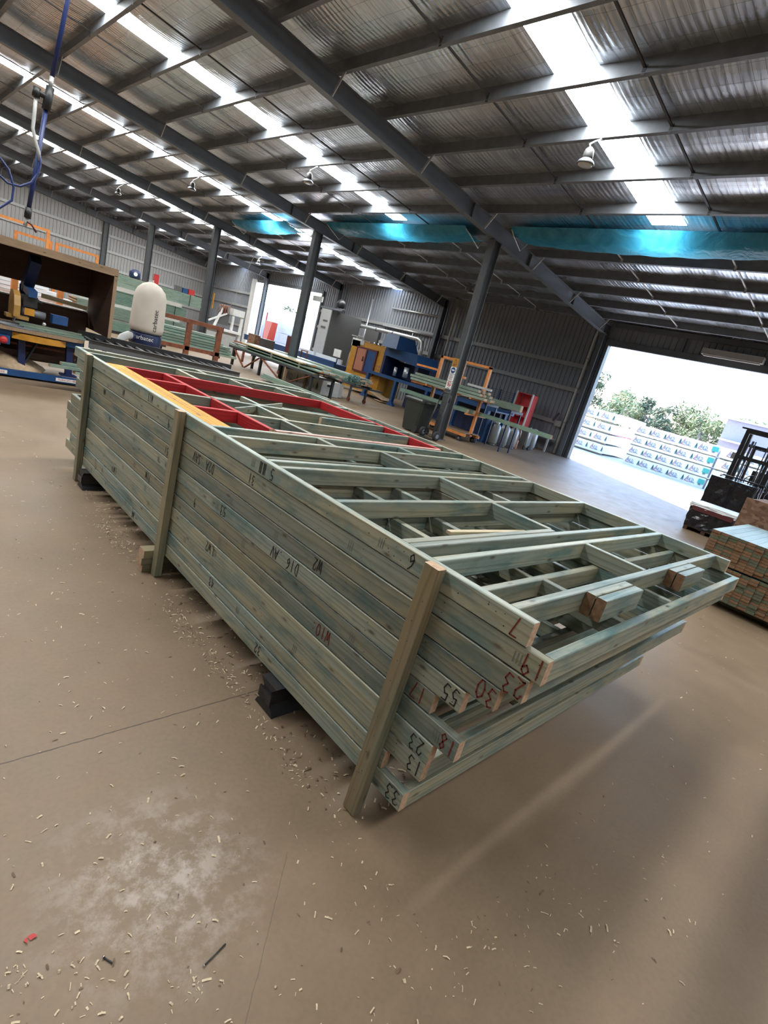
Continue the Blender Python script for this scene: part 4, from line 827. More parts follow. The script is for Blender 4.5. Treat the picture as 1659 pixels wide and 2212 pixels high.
for k in range(7):
    mb = MB(); z = .38 + .085 * k; mb.beam((6.5 + .1 * (k % 2), 17.3, z), (9.3 - .12 * k + R.uniform(-.1, .1), 17.3, z), .5, .07, (0, 0, 1), 0, 1)
    tag(mb.build('timber_layer', ['pine_teal' if k % 2 else 'pine_far', 'endgrain']), '%s layer of loose green boards from the bottom, behind the brown stand' % ORD[k], 'board layer', 'loose green board layers')
t = thing('timber_rack', (7.9, 17.3, 0), 'low dark rack carrying the loose green boards', 'rack')
for x in (6.8, 8.6): part(t, 'bearer', 'black', lambda m: m.box((x - .05, 17.0, .26), (x + .05, 17.6, .34))); part(t, 'leg', 'black', lambda m: m.box((x - .04, 17.26, 0), (x + .04, 17.34, .26)))
# things on the high pack
t = thing('shop_vacuum', (7.35, 21.9, 2.04), 'navy and white machine sitting on the high green pack', 'machine')
part(t, 'body', 'navy', lambda m: m.lathe([(.16, 0), (.2, .05), (.2, .22), (.14, .30), (.03, .32)], (7.35, 21.9, 2.045), 18)); part(t, 'badge', 'whitepaint', lambda m: m.cyl((7.30, 21.69, 2.2), (7.30, 21.70, 2.2), .07, 14))
for x, m_, r, l in ((8.0, 'red', .07, 'red upright tool on the high green pack beside the column'), (8.85, 'darkgrey', .12, 'dark grey bag on the high green pack'), (9.1, 'blue', .11, 'blue tool case on the high green pack'), (9.35, 'red', .12, 'red tool box on the high green pack')):
    mb = MB(); mb.rbox((x - r, 21.5, 2.045), (x + r, 21.75, 2.045 + (r * 1.6 if x > 8.1 else .36)), .03); tag(mb.build('tool_case', m_), l, 'tool')
# orange stillages at the back left -------------------------------------
def portal(loc, x0, x1, z, lab, y):
    t = thing('orange_trolley', ((x0 + x1) / 2, y, 0), lab, 'trolley', 'orange trolleys by the gable wall')
    part(t, 'top_bar', 'orange', lambda m: m.box((x0 - .05, y - .04, z - .09), (x1 + .05, y + .04, z)))
    for x in (x0, x1): part(t, 'upright', 'orange', lambda m: m.box((x - .05, y - .05, .25), (x + .05, y + .05, z - .09)))
    part(t, 'base_beam', 'orange', lambda m: m.box((x0 - .05, y - .4, .16), (x1 + .05, y + .4, .25)))
    for x in (x0 + .05, x1 - .05): part(t, 'castor', 'rubber', lambda m: m.cyl((x, y - .02, .08), (x, y + .02, .08), .08, 14))
    for x in (x0, x1): part(t, 'arm', 'orange', lambda m: m.box((x - .04, y - .45, 1.26), (x + .04, y, 1.33)))
portal(0, 3.0, 5.2, 2.92, 'tallest orange steel trolley by the gable wall, behind the saw bench', 25.0)
portal(0, 4.36, 5.5, 2.58, 'orange steel trolley with a low top bar above the green cap', 25.9)
portal(0, 5.6, 7.02, 2.58, 'orange steel trolley reaching right to the slim gable column', 25.4)
for q in range(4):
    mb = MB(); mb.beam((.8, 13.0, 1.02 + .07 * q), (3.4 - .2 * q, 13.0 + .1 * q, 1.02 + .07 * q), .3, .06, (0, 0, 1), 0, 1); tag(mb.build('wrapped_bundle', ['wrap', 'endgrain']), '%s of four white wrapped bundles seen through the saw bench slot' % ['lowest', 'second lowest', 'second highest', 'highest'][q], 'bundle', 'white bundles behind the saw bench')
t = thing('orange_trolley', (2.2, 12.6, 0), 'small orange trolley seen through the slot in the saw bench', 'trolley')
for x in (1.3, 2.15, 2.9): part(t, 'upright', 'orange', lambda m: m.box((x - .05, 12.55, .2), (x + .05, 12.65, 1.5)))
part(t, 'shelf_bar', 'orange', lambda m: m.box((1.1, 12.5, .93), (3.1, 12.7, .985))); part(t, 'base_beam', 'orange', lambda m: m.box((1.1, 12.4, .1), (3.1, 12.8, .2)))
for x in (1.2, 3.0): part(t, 'castor', 'rubber', lambda m: m.cyl((x, 12.58, .05), (x, 12.62, .05), .05, 12))
# white machine in the corner -------------------------------------------
t = thing('nailing_machine', (12.5, 25, 0), 'white framed woodworking machine with exposed cables near the far corner', 'machine')
part(t, 'table', 'whitepaint', lambda m: (m.box((11.6, 24.6, .92), (13.4, 25.4, 1.02))))
part(t, 'cabinet', 'greypaint', lambda m: m.box((11.7, 24.7, .0), (13.2, 25.3, .92)))
part(t, 'frame_post', 'whitepaint', lambda m: m.beam((12.05, 24.8, 1.02), (12.35, 24.8, 1.95), .09, .09)); part(t, 'frame_post', 'whitepaint', lambda m: m.beam((11.75, 24.8, 1.25), (12.6, 24.8, 1.75), .07, .07)); part(t, 'frame_post', 'whitepaint', lambda m: m.box((12.9, 24.75, 1.02), (13.0, 24.85, 1.85)))
part(t, 'frame_post', 'whitepaint', lambda m: m.box((13.35, 24.75, .5), (13.47, 24.85, 1.85))); part(t, 'hood', 'whitepaint', lambda m: m.rbox((12.85, 24.7, 1.75), (13.5, 25.2, 2.05), .08))
part(t, 'press_head', 'darkgrey', lambda m: (m.rbox((12.3, 24.85, 1.2), (12.8, 25.2, 1.75), .06), m.cyl((12.55, 24.9, 1.75), (12.55, 24.9, 2.1), .1, 12)))
part(t, 'cable_loops', 'salmon', lambda m: [m.tube([(12.1 + .12 * k, 24.78, 1.75), (12.15 + .12 * k, 24.7, 2.05 + .04 * (k % 2)), (12.3 + .12 * k, 24.72, 2.1), (12.42 + .1 * k, 24.8, 1.7)], .02, 6) for k in range(4)])
part(t, 'yellow_post', 'yellow', lambda m: m.box((12.0, 25.2, 1.8), (12.06, 25.26, 2.5)))
part(t, 'suspension_rope', 'greypaint', lambda m: m.tube([(12.75, 24.9, 2.1), (13.2, 24.9, 3.6), (13.7, 24.9, 5.3)], .012, 5))
mb = MB(); mb.box((12.1, 21.0, .76), (12.35, 21.6, 1.22)); tag(mb.build('strand_board_box', 'osb'), 'strand board box standing at the far end of the long trestle', 'box')
mb = MB(); mb.box((12.36, 21.0, .76), (13.1, 21.5, 1.15)); tag(mb.build('grey_crate', 'darkgrey'), 'dark grey crate beside the strand board box', 'crate')
t = thing('side_table', (12.6, 21.3, 0), 'rust brown table carrying the strand board box and grey crate', 'table')
part(t, 'top', 'rust', lambda m: m.box((11.6, 20.9, .70), (14.2, 21.8, .758)))
for x in (11.7, 14.1):
    for y in (21.0, 21.7): part(t, 'leg', 'rust', lambda m: m.box((x - .04, y - .04, 0), (x + .04, y + .04, .70)))
# trestle with long boards -----------------------------------------------
t = thing('timber_trestle', (10.5, 16.2, 0), 'long dark steel trestle with diagonal braces under the green boards', 'trestle')
part(t, 'side_rail', 'rod', lambda m: (m.box((10.05, 13.4, .60), (10.12, 19.2, .68)))); part(t, 'side_rail', 'rod', lambda m: (m.box((10.9, 13.4, .60), (10.97, 19.2, .68))))
for y in (13.7, 15.2, 16.8, 18.8):
    for x in (10.08, 10.93): part(t, 'leg', 'black' if y != 15.2 else 'plyedge', lambda m: m.box((x - .04, y - .04, 0), (x + .04, y + .04, .60)))
    part(t, 'cross_bar', 'rod', lambda m: m.box((10.05, y - .04, .56), (10.97, y + .04, .62)))
for ya, yb in ((18.7, 17.9), (16.9, 17.8), (16.7, 15.3), (13.8, 15.1)): part(t, 'diagonal_brace', 'rust', lambda m: m.beam((10.05, ya, .58), (10.05, yb, .08), .03, .06, (1, 0, 0)))
for zz in range(3):
    for xx in range(6):
        y0 = 13.5 + R.uniform(-.25, .5) + .35 * (zz == 2); y1 = 19.6 - R.uniform(0, 1.2) - .3 * zz; x = 10.13 + .155 * xx
        mb = MB(); mb.beam((x, y0, .70 + .095 * zz), (x, y1, .70 + .095 * zz), .145, .04 if zz < 2 else .045, (0, 0, 1), 0, 1)
        mt = 'palepine' if (zz == 2 and xx == 0) else ('pine_far' if (xx + zz) % 2 else 'pine_teal')
        tag(mb.build('timber_board', [mt, 'orange' if (zz, xx) in ((2, 1), (1, 0)) else 'endgrain']), 'long treated board in the bundle on the diagonal-braced trestle', 'board', 'boards on the braced trestle')
    if zz < 2:
        mb = MB(); [mb.box((10.06, y - .05, .722 + .095 * zz), (10.98, y + .05, .772 + .095 * zz)) for y in (14.5, 16.2, 17.9)]
        tag(mb.build('spacer_sticks', 'pine_post'), '%s set of spacer sticks between the boards on the braced trestle' % ['lower', 'upper'][zz], 'spacer sticks')
for zz in range(4):
    for xx in range(4):
        y0 = 13.9 + R.uniform(-.1, .25); x = 12.25 + .16 * xx
        mb = MB(); mb.beam((x, y0, .66 + .062 * zz), (x, 19.5, .66 + .062 * zz), .15, .058, (0, 0, 1), 0, 1)
        tag(mb.build('timber_board', ['pine_far' if zz % 2 else 'pine_teal', 'endgrain']), 'long treated board in the square bundle on the castor trolley', 'board', 'boards on the castor trolley')
t = thing('castor_trolley', (12.5, 16, 0), 'dark steel castor trolley under the square bundle of boards', 'trolley')
part(t, 'bed', 'rod', lambda m: (m.box((12.1, 14.0, .54), (12.18, 19, .625)), m.box((12.85, 14.0, .54), (12.93, 19, .625)), m.box((12.1, 14.1, .50), (13.6, 14.2, .56))))
for y in (14.2, 16.5, 18.8):
    for x in (12.14, 12.89): part(t, 'leg', 'rod', lambda m: m.box((x - .03, y - .03, .14), (x + .03, y + .03, .54))); part(t, 'castor', 'rust', lambda m: m.cyl((x - .02, y, .08), (x + .02, y, .08), .08, 14))
mb = MB()
for _ in range(60):
    a = R.uniform(0, 6.3); c = Vector((R.uniform(11.55, 12.12), R.uniform(13.55, 14.1), R.uniform(.66, .88))); mb.tube([c, c + Vector((math.cos(a) * .08, math.sin(a) * .08, R.uniform(-.1, .1))), c + Vector((math.sin(a) * .1, math.cos(a) * .09, R.uniform(-.1, .1)))], .012, 5)
o = mb.build('strapping_tangle', 'logo_green'); tag(o, 'tangle of dark green strapping hanging at the board ends', 'strapping')
# white wrapped packs under the trestle ------------------------------------
def akd(m, h, fn, tree=True):
    """print on a wrapped pack: tilted triangle, letters, underline bar, small tree"""
    def tri(pts, mat): m.poly([fn(*p) for p in pts], mat)
    w = h * .05
    for (a, b) in (((-.75, -.35), (-.35, .55)), ((-.75, -.35), (-.1, -.42))):
        a = (a[0] * h, a[1] * h); b = (b[0] * h, b[1] * h); L_ = math.hypot(b[0] - a[0], b[1] - a[1]); nx, ny = -(b[1] - a[1]) / L_ * w, (b[0] - a[0]) / L_ * w
        tri([(a[0] + nx, a[1] + ny), (a[0] - nx, a[1] - ny), (b[0] - nx, b[1] - ny), (b[0] + nx, b[1] + ny)], 0)
    pen(m, 'AKD', h * .5, lambda a, b: fn(a + .05 * h, b), h * .035, 1, .75, 0)
    tri([(-.05 * h, -.42 * h), (.75 * h, -.42 * h), (.75 * h, -.30 * h), (-.05 * h, -.30 * h)], 1)
    if tree:
        o = 1.45 * h
        for (z0_, z1_, ww) in ((-.3, .05, .22), (-.1, .3, .17), (.1, .5, .11)): tri([(o - ww * h, z0_ * h), (o + ww * h, z0_ * h), (o, z1_ * h)], 2)
        tri([(o - .2 * h, -.42 * h), (o + .2 * h, -.42 * h), (o + .2 * h, -.34 * h), (o - .2 * h, -.34 * h)], 2)
def wrapped(name, lo, hi, lab, cat, grp, mat='wrap', logos=(), stick=False, lean=0.0):
    lo = Vector(lo); hi = Vector(hi); t = thing(name, ((lo.x + hi.x) / 2, (lo.y + hi.y) / 2, lo.z), lab, cat, grp)
    mb = MB(); n = 14
    def wob(): return R.uniform(-.012, .012)
    ys_ = [lo.y + (hi.y - lo.y) * k / n for k in range(n + 1)]; prev = None
    for y in ys_:
        k = len(mb.v); mb.v += [Vector((lo.x + wob(), y, lo.z)), Vector((lo.x + wob(), y, (lo.z + hi.z) / 2)), Vector((lo.x + .02, y, hi.z - .02 + wob())), Vector(((lo.x + hi.x) / 2, y, hi.z + wob())), Vector((hi.x, y, hi.z - .02)), Vector((hi.x, y, lo.z))]
        if prev is not None:
            for i in range(6): j = (i + 1) % 6; mb.face((prev + i, prev + j, k + j, k + i), 0, None, False)
        else: mb.face([k + i for i in range(6)])
        prev = k
    mb.face([prev + i for i in range(6)][::-1]); w = mb.build('wrap', mat, t)
    for y in logos:
        m = MB(); akd(m, (hi.z - lo.z) * .62, lambda a, b: (lo.x - .015, y - a, (lo.z + hi.z) / 2 + b)); m.build('printed_logo', ['logo_red', 'logo_blue', 'logo_green'], w)
    if stick:
        m = MB(); m.box((lo.x + .1, lo.y - .02, hi.z - .28), (lo.x + .32, lo.y - .014, hi.z - .13)); m.build('sticker', 'teal', w)
    return t
w1 = wrapped('wrapped_pack', (10.98, 14.3, .02), (11.75, 16.85, .53), 'white wrapped timber pack with a black and white label on its end, under the trestle', 'timber pack', 'white packs under the trestle', 'wrapgrey', (15.0, 16.2))
m = MB(); m.box((11.15, 14.27, .30), (11.38, 14.278, .46)); l_ = m.build('label_sticker', 'whitepaint', w1); m = MB(); m.box((11.17, 14.265, .32), (11.36, 14.27, .40)); m.build('label_print', 'ink', l_)
wrapped('wrapped_pack', (11.80, 14.5, .02), (12.08, 18.2, .50), 'narrow white wrapped pack beside the labelled one under the trestle', 'timber pack', 'white packs under the trestle', 'wrapgrey')
for k in range(7):
    zz = k // 3; xx = k % 3
    mb = MB(); y0 = 11.55 + R.uniform(-.15, .35) + .2 * zz; mb.beam((9.5 + .16 * xx + .05 * zz, y0, .085 + .05 * zz), (9.5 + .16 * xx + .05 * zz, 15.6, .085 + .05 * zz), .15, .045, (0, 0, 1), 0, 1)
    tag(mb.build('timber_board', ['pine_far', 'endgrain']), 'loose board in the low pile on the floor between the stack and trestle', 'board', 'low pile of loose boards')
mb = MB(); [mb.box((9.38, y - .05, 0), (9.98, y + .05, .06)) for y in (12.3, 14.6)]; tag(mb.build('floor_bearers', 'pine_post'), 'short timber bearers under the low pile of loose boards', 'bearer')
# ------------------------------------------------------------------ blue sawing machine along the wall
t = thing('sawing_machine', (16, 16, 0), 'blue automatic sawing machine with yellow cabinet along the dark wall', 'machine')
part(t, 'yellow_cabinet', 'yellow', lambda m: m.box((15.5, 16.5, .15), (16.7, 18.75, 2.14)))
fr = part(t, 'red_frame', 'maroon', lambda m: (m.box((15.44, 16.95, .88), (15.5, 18.3, .95)), m.box((15.44, 16.95, 1.86), (15.5, 18.3, 1.93)), m.box((15.44, 16.95, .95), (15.5, 17.02, 1.86)), m.box((15.44, 17.58, .95), (15.5, 17.66, 1.86)), m.box((15.44, 18.23, .95), (15.5, 18.3, 1.86))))
d = part(t, 'door', 'salmon', lambda m: m.box((15.45, 17.66, .95), (15.49, 18.23, 1.86))); d['label'] = 'salmon clear guard door'
part(d, 'handle', 'rod', lambda m: m.box((15.41, 17.74, 1.35), (15.45, 17.77, 1.55)))
d = part(t, 'door', 'blue', lambda m: m.box((15.46, 17.02, .95), (15.49, 17.58, 1.86))); d['label'] = 'blue guard door'
part(t, 'warning_plate', 'logo_red', lambda m: (m.box((15.485, 16.66, 1.30), (15.5, 16.84, 1.36)), m.box((15.485, 16.68, 1.18), (15.5, 16.82, 1.21))))
part(t, 'control_box', 'whitepaint', lambda m: m.rbox((15.5, 18.15, 1.88), (16.0, 18.8, 2.22), .03))
part(t, 'display_panel', 'greypaint', lambda m: m.box((15.48, 17.95, 2.0), (15.6, 18.2, 2.18)))
part(t, 'tool_clamps', 'silver', lambda m: [m.cyl((15.9, 16.7 + .26 * k, 2.14), (15.9, 16.7 + .26 * k, 2.24), .06, 10) for k in range(5)])
part(t, 'dust_hopper', 'blue', lambda m: m.sweep([(15.0, 15.45), (16.3, 15.45), (16.3, 16.35), (15.0, 16.35)], (0, 0, 2.16), (0, 0, 2.70), (1, 0, 0), (0, 1, 0), 0, None, False, None, [(15.2, 15.65), (16.1, 15.65), (16.1, 16.35), (15.2, 16.35)]))
part(t, 'saw_housing', 'blue', lambda m: (m.poly([(15.35, 14.45, 1.72), (15.35, 16.45, 1.86), (15.35, 16.4, 2.2), (15.35, 14.6, 2.16)]), m.poly([(15.35, 14.45, 1.72), (15.35, 14.6, 2.16), (16.6, 14.6, 2.16), (16.6, 14.45, 1.72)]), m.box((15.36, 14.6, 1.84), (16.6, 16.42, 2.17))))
part(t, 'saw_bay', 'navy', lambda m: (m.box((16.2, 14.5, 1.1), (16.6, 16.5, 1.75)), m.box((15.4, 16.35, 1.1), (16.2, 16.48, 1.85)), m.box((15.4, 14.5, 1.1), (15.5, 14.58, 1.75))))
part(t, 'spindle', 'galvlight', lambda m: (m.cyl((15.6, 15.2, 1.2), (15.6, 15.2, 1.6), .10, 12), m.cyl((15.6, 15.8, 1.15), (15.6, 15.8, 1.5), .07, 12)))
part(t, 'motor', 'rust', lambda m: m.cyl((15.5, 14.1, 1.15), (15.5, 14.6, 1.18), .12, 12))
def bed(m): m.box((15.2, 10.3, .98), (15.32, 17.0, 1.10)); m.box((16.3, 10.3, .98), (16.42, 17.0, 1.10)); m.box((15.32, 10.3, .99), (16.3, 17.0, 1.03))
part(t, 'feed_bed', 'blue', bed)
for y in (10.6, 12.0, 13.5, 15.25, 16.95):
    part(t, 'leg', 'blue', lambda m: (m.box((15.2, y - .06, .14), (15.34, y + .06, .98)), m.sweep([(-.2, 0), (.2, 0), (.06, .16), (-.06, .16)], (15.2, y, 0), (15.34, y, 0), (0, 1, 0), (0, 0, 1))))
    part(t, 'leg', 'blue', lambda m: m.box((16.28, y - .06, 0), (16.42, y + .06, .98)))
part(t, 'skirt_panel', 'navy', lambda m: (m.box((15.9, 10.5, .05), (15.95, 15.2, .95))))
part(t, 'infeed_deck', 'blue', lambda m: (m.box((14.9, 18.9, .72), (15.95, 27, .92)), m.box((14.88, 18.9, .92), (15.0, 27, 1.0))))
part(t, 'infeed_guard', 'whitepaint', lambda m: (m.box((15.5, 19.2, .92), (15.58, 21.2, 1.14)), m.box((15.5, 21.35, .92), (15.58, 22.6, 1.14))))
for y in (19.4, 22.5, 26): part(t, 'leg', 'navy', lambda m: (m.box((15.0, y - .1, 0), (15.2, y + .1, .72)), m.box((15.7, y - .1, 0), (15.9, y + .1, .72))))
part(t, 'document_holder', 'whitepaint', lambda m: (m.box((15.2, 19.0, 1.22), (15.24, 19.5, 1.55))))
part(t, 'holder_post', 'galv', lambda m: m.box((15.24, 19.2, .9), (15.28, 19.26, 1.3)))
part(t, 'hose_stand', 'galvlight', lambda m: (m.tube([(15.6, 18.9, .9), (15.6, 18.85, 1.5), (15.6, 18.7, 2.1), (15.6, 18.6, 2.3)], .035, 8), m.box((15.5, 18.5, 2.28), (15.9, 18.9, 2.32))))
t2 = thing('cardboard_scraps', (15.5, 16.0, 0), 'crumpled brown cardboard lying between the legs of the blue machine', 'cardboard')
part(t2, 'sheet', 'sawdust', lambda m: (m.beam((15.3, 15.5, .12), (15.4, 16.6, .3), .5, .03), m.beam((15.3, 15.5, .05), (15.5, 16.1, .04), .6, .03)))
# tall cabinet, ducts ----------------------------------------------------
t = thing('control_cabinet', (16.8, 21.6, 0), 'tall pale grey control cabinet with dark side beside the far doorway', 'cabinet')
part(t, 'body', 'darkgrey', lambda m: m.box((16.02, 21.35, .1), (17.9, 22.15, 3.2)))
dd = part(t, 'door', 'greypaint', lambda m: m.box((15.98, 21.36, .12), (16.02, 22.14, 3.19)))
part(dd, 'nameplate', 'darkgrey', lambda m: (m.box((15.97, 21.50, 2.62), (15.98, 21.85, 2.70)), m.box((15.97, 21.55, 2.30), (15.98, 21.92, 2.40))))
part(t, 'plinth', 'black', lambda m: m.box((16.05, 21.4, 0), (17.85, 22.1, .1)))
part(t, 'top_rail', 'galv', lambda m: m.box((16.0, 20.6, 3.22), (16.15, 22.3, 3.30)))
part(t, 'roof_fan', 'black', lambda m: (m.cyl((16.4, 21.2, 3.3), (16.4, 21.2, 3.36), .2, 14), m.ball((16.4, 21.3, 3.56), .22)))
part(t, 'sign_arm', 'greypaint', lambda m: m.box((16.0, 22.3, 3.45), (16.05, 23.1, 3.7)))
t = thing('extraction_duct', (18, 20, 1.5), 'galvanised extraction duct arching over the blue sawing machine', 'duct')
part(t, 'duct_pipe', 'galvlight', lambda m: m.tube([(17.9, 22.6, 1.2), (17.95, 22.66, 2.6), (17.98, 22.6, 2.85), (18, 22.4, 2.93), (18, 19.9, 2.93), (18, 17.3, 2.92), (17.98, 17.02, 2.82), (17.95, 16.92, 2.55), (17.9, 16.9, 1.9)], .085, 12))
for y in (21.4, 20.2, 19.0): part(t, 'joint_band', 'galv', lambda m: m.cyl((18, y - .03, 2.93), (18, y + .03, 2.93), .097, 12))
for a, b, v in (((18.98, 20.9, 3.25), (18.98, 17.3, 3.25), 'long wall pipe running from the cabinet to the grey downpipe'), ((18.98, 22.15, 0.01), (18.98, 22.15, 4.4), 'thin upright conduit beside the tall grey cabinet'), ((18.98, 18.7, 0.01), (18.98, 18.7, 3.20), 'thin upright conduit under the wall pipe behind the yellow cabinet'), ((19.03, 20.6, 4.15), (19.03, 17.35, 4.15), 'high horizontal pipe on the dark wall')):
    mb = MB(); mb.cyl(a, b, .038, 8); tag(mb.build('conduit_pipe', 'galvlight'), v, 'pipe', 'wall conduits')
mb = MB(); mb.box((18.9, 21.0, 2.1), (19.085, 22.0, 2.9)); mb2 = None
tag(mb.build('switchboard', 'darkgrey'), 'dark switchboard on the wall behind the extraction duct', 'switchboard')
# orange trolley with boards -----------------------------------------------
t = thing('orange_trolley', (13.0, 10.3, 0), 'orange steel castor trolley loaded with boards behind the sign column', 'trolley')
for y in (11.27, 10.36, 9.39): part(t, 'upright', 'orange', lambda m: m.box((12.96, y - .04, .2), (13.04, y + .04, 2.26)))
part(t, 'top_bar', 'orange', lambda m: m.box((12.96, 10.72, 2.19), (13.04, 11.31, 2.26))); part(t, 'top_bar', 'orange', lambda m: m.box((12.96, 9.35, 2.20), (13.04, 10.40, 2.27)))
part(t, 'upright', 'orange', lambda m: m.box((12.96, 10.68, .2), (13.04, 10.76, 2.26)))
part(t, 'base_beam', 'orange', lambda m: (m.box((12.6, 9.3, .17), (12.68, 11.4, .25)), m.box((13.3, 9.3, .17), (13.38, 11.4, .25))))
part(t, 'base_deck', 'plyedge', lambda m: m.box((12.6, 9.35, .25), (13.38, 11.35, .28)))
for y0, y1, z, mt in ((11.00, 11.85, 1.80, 'orange'), (9.86, 10.38, 1.78, 'orange'), (11.0, 11.82, 1.28, 'orange'), (9.88, 10.5, 1.28, 'orange'), (8.85, 9.7, 1.64, 'greypaint')):
    part(t, 'arm', mt, lambda m: m.box((12.55, y0, z - .03), (12.63, y1, z + .03)))
for y in (11.2, 10.3, 9.42):
    part(t, 'shelf_bracket', 'orange', lambda m: m.box((12.5, y - .03, 1.26), (13.5, y + .03, 1.31))); part(t, 'shelf_bracket', 'orange', lambda m: m.box((12.5, y - .03, .80), (13.5, y + .03, .845)))
for x in (12.66, 13.34):
    for y in (9.5, 11.2):
        c = part(t, 'castor', 'rubber', lambda m: m.cyl((x - .025, y, .085), (x + .025, y, .085), .085, 16)); part(c, 'hub', 'galv', lambda m: m.cyl((x - .028, y, .085), (x + .028, y, .085), .035, 12))
for zz in range(3):
    for xx in range(4):
        y0 = 9.0 + R.uniform(-.12, .12) + .12 * zz; mb = MB(); mb.beam(((12.57, 12.72, 12.87, 13.13)[xx], y0, 1.345 + .09 * zz), ((12.57, 12.72, 12.87, 13.13)[xx], 12.0 + R.uniform(-.15, .1) - .25 * (zz == 2), 1.345 + .09 * zz), .145, .07, (0, 0, 1), 0, 1)
        tag(mb.build('timber_board', ['pine_far', 'endgrain']), 'green board on the upper arms of the orange trolley', 'board', 'boards on the trolley upper arms')
for xx in range(2):
    mb = MB(); mb.beam((12.62 + .2 * xx, 9.45 - .1 * xx, .90), (12.62 + .2 * xx, 12.28, .90), .12, .105, (0, 0, 1), 0, 1); tag(mb.build('timber_beam', ['pine_teal', 'endgrain']), ['thick teal beam on the lower arms of the orange trolley, nearest the column', 'thick teal beam lying behind the other on the orange trolley'][xx], 'beam')
for xx in range(3):
    mb = MB(); mb.beam((13.10 + .11 * xx, 6.9 + .15 * xx, .90), (13.10 + .11 * xx, 10.2, .90), .1, .105 - .03 * (xx > 1), (0, 0, 1), 0, 1); tag(mb.build('timber_board', ['pine_teal', 'endgrain']), 'long teal board sticking out of the orange trolley past the gas bottles', 'board', 'long boards past the gas bottles')
for xx in range(3):
    mb = MB(); mb.beam((13.6 + .15 * xx, 8.35 + .1 * xx, 1.36), (13.6 + .15 * xx, 9.6, 1.34), .13, .18, (0, 0, 1), 0, 1); tag(mb.build('timber_offcut', ['pine_far', 'endgrain']), 'short dark green offcut on the rack right of the orange trolley', 'offcut', 'offcuts beside the orange trolley')
t = thing('offcut_rack', (13.75, 9.0, 0), 'dark blue rack holding offcuts right of the orange trolley', 'rack')
for y in (8.6, 9.5):
    part(t, 'shelf_bar', 'navy', lambda m: m.box((13.45, y - .04, 1.18), (14.1, y + .04, 1.255)))
    for x in (13.5, 14.05): part(t, 'leg', 'navy', lambda m: m.box((x - .02, y - .02, 0), (x + .02, y + .02, 1.18)))
# wheelie bin -------------------------------------------------------------
cx, cy = 11.15, 9.98
t = thing('wheelie_bin', (cx, cy, 0), 'dark green wheelie bin standing left of the sign column', 'bin')
def sq(c, w, d_): return [(-w, -d_ + .05), (-w + .05, -d_), (w - .05, -d_), (w, -d_ + .05), (w, d_ - .05), (w - .05, d_), (-w + .05, d_), (-w, d_ - .05)]
part(t, 'body', 'binplastic', lambda m: m.sweep(sq(0, .25, .27), (cx, cy, .03), (cx, cy, .86), (1, 0, 0), (0, 1, 0), 0, None, False, None, sq(0, .31, .36)))
part(t, 'rim', 'binplastic', lambda m: m.sweep(sq(0, .335, .385), (cx, cy, .84), (cx, cy, .885), (1, 0, 0), (0, 1, 0)))
part(t, 'lid', 'binplastic', lambda m: m.sweep(sq(0, .34, .39), (cx, cy, .886), (cx, cy, .93), (1, 0, 0), (0, 1, 0), 0, None, False, None, sq(0, .28, .33)))
part(t, 'handle_bar', 'binplastic', lambda m: (m.cyl((cx - .22, cy - .44, .87), (cx + .22, cy - .44, .87), .018, 8), m.box((cx - .24, cy - .45, .85), (cx - .20, cy - .36, .885)), m.box((cx + .20, cy - .45, .85), (cx + .24, cy - .36, .885))))
for x in (cx - .26, cx + .26):
    w_ = part(t, 'wheel', 'rubber', lambda m: m.cyl((x - .025, cy - .24, .10), (x + .025, cy - .24, .10), .10, 18))
# hand truck leaning on the column ------------------------------------------
hx, hy = 11.12, 9.18
t = thing('hand_truck', (hx, hy, 0), 'black hand truck with rubber wheels leaning on the sign column', 'hand truck')
for s in (-.17, .17):
    part(t, 'side_rail', 'black', lambda m: m.tube([(hx - .22, hy + s, .12), (hx - .10, hy + s, .6), (hx, hy + s, 1.05)], .018, 8))
part(t, 'top_handle', 'black', lambda m: m.tube([(hx, hy - .17, 1.05), (hx + .04, hy - .16, 1.22), (hx + .06, hy - .08, 1.28), (hx + .06, hy + .08, 1.28), (hx + .04, hy + .16, 1.22), (hx, hy + .17, 1.05)], .018, 8))
for z in (.3, .55, .8, 1.02): part(t, 'cross_strap', 'black', lambda m: m.beam((hx - .24 + .235 * z, hy - .17, z), (hx - .24 + .235 * z, hy + .17, z), .035, .012))
part(t, 'toe_plate', 'black', lambda m: m.box((hx - .46, hy - .2, .012), (hx - .2, hy + .2, .022)))
part(t, 'axle', 'rod', lambda m: m.cyl((hx - .2, hy - .24, .13), (hx - .2, hy + .24, .13), .012, 8))
for s in (-.25, .25):
    w_ = part(t, 'wheel', 'rubber', lambda m: m.lathe([(.09, -.035), (.128, -.03), (.13, 0), (.128, .03), (.09, .035)], (hx - .2, hy + s, .13), 20, 0, 'y'))
    part(w_, 'wheel_hub', 'galv', lambda m: m.cyl((hx - .2, hy + s - .038, .13), (hx - .2, hy + s + .038, .13), .06, 14))
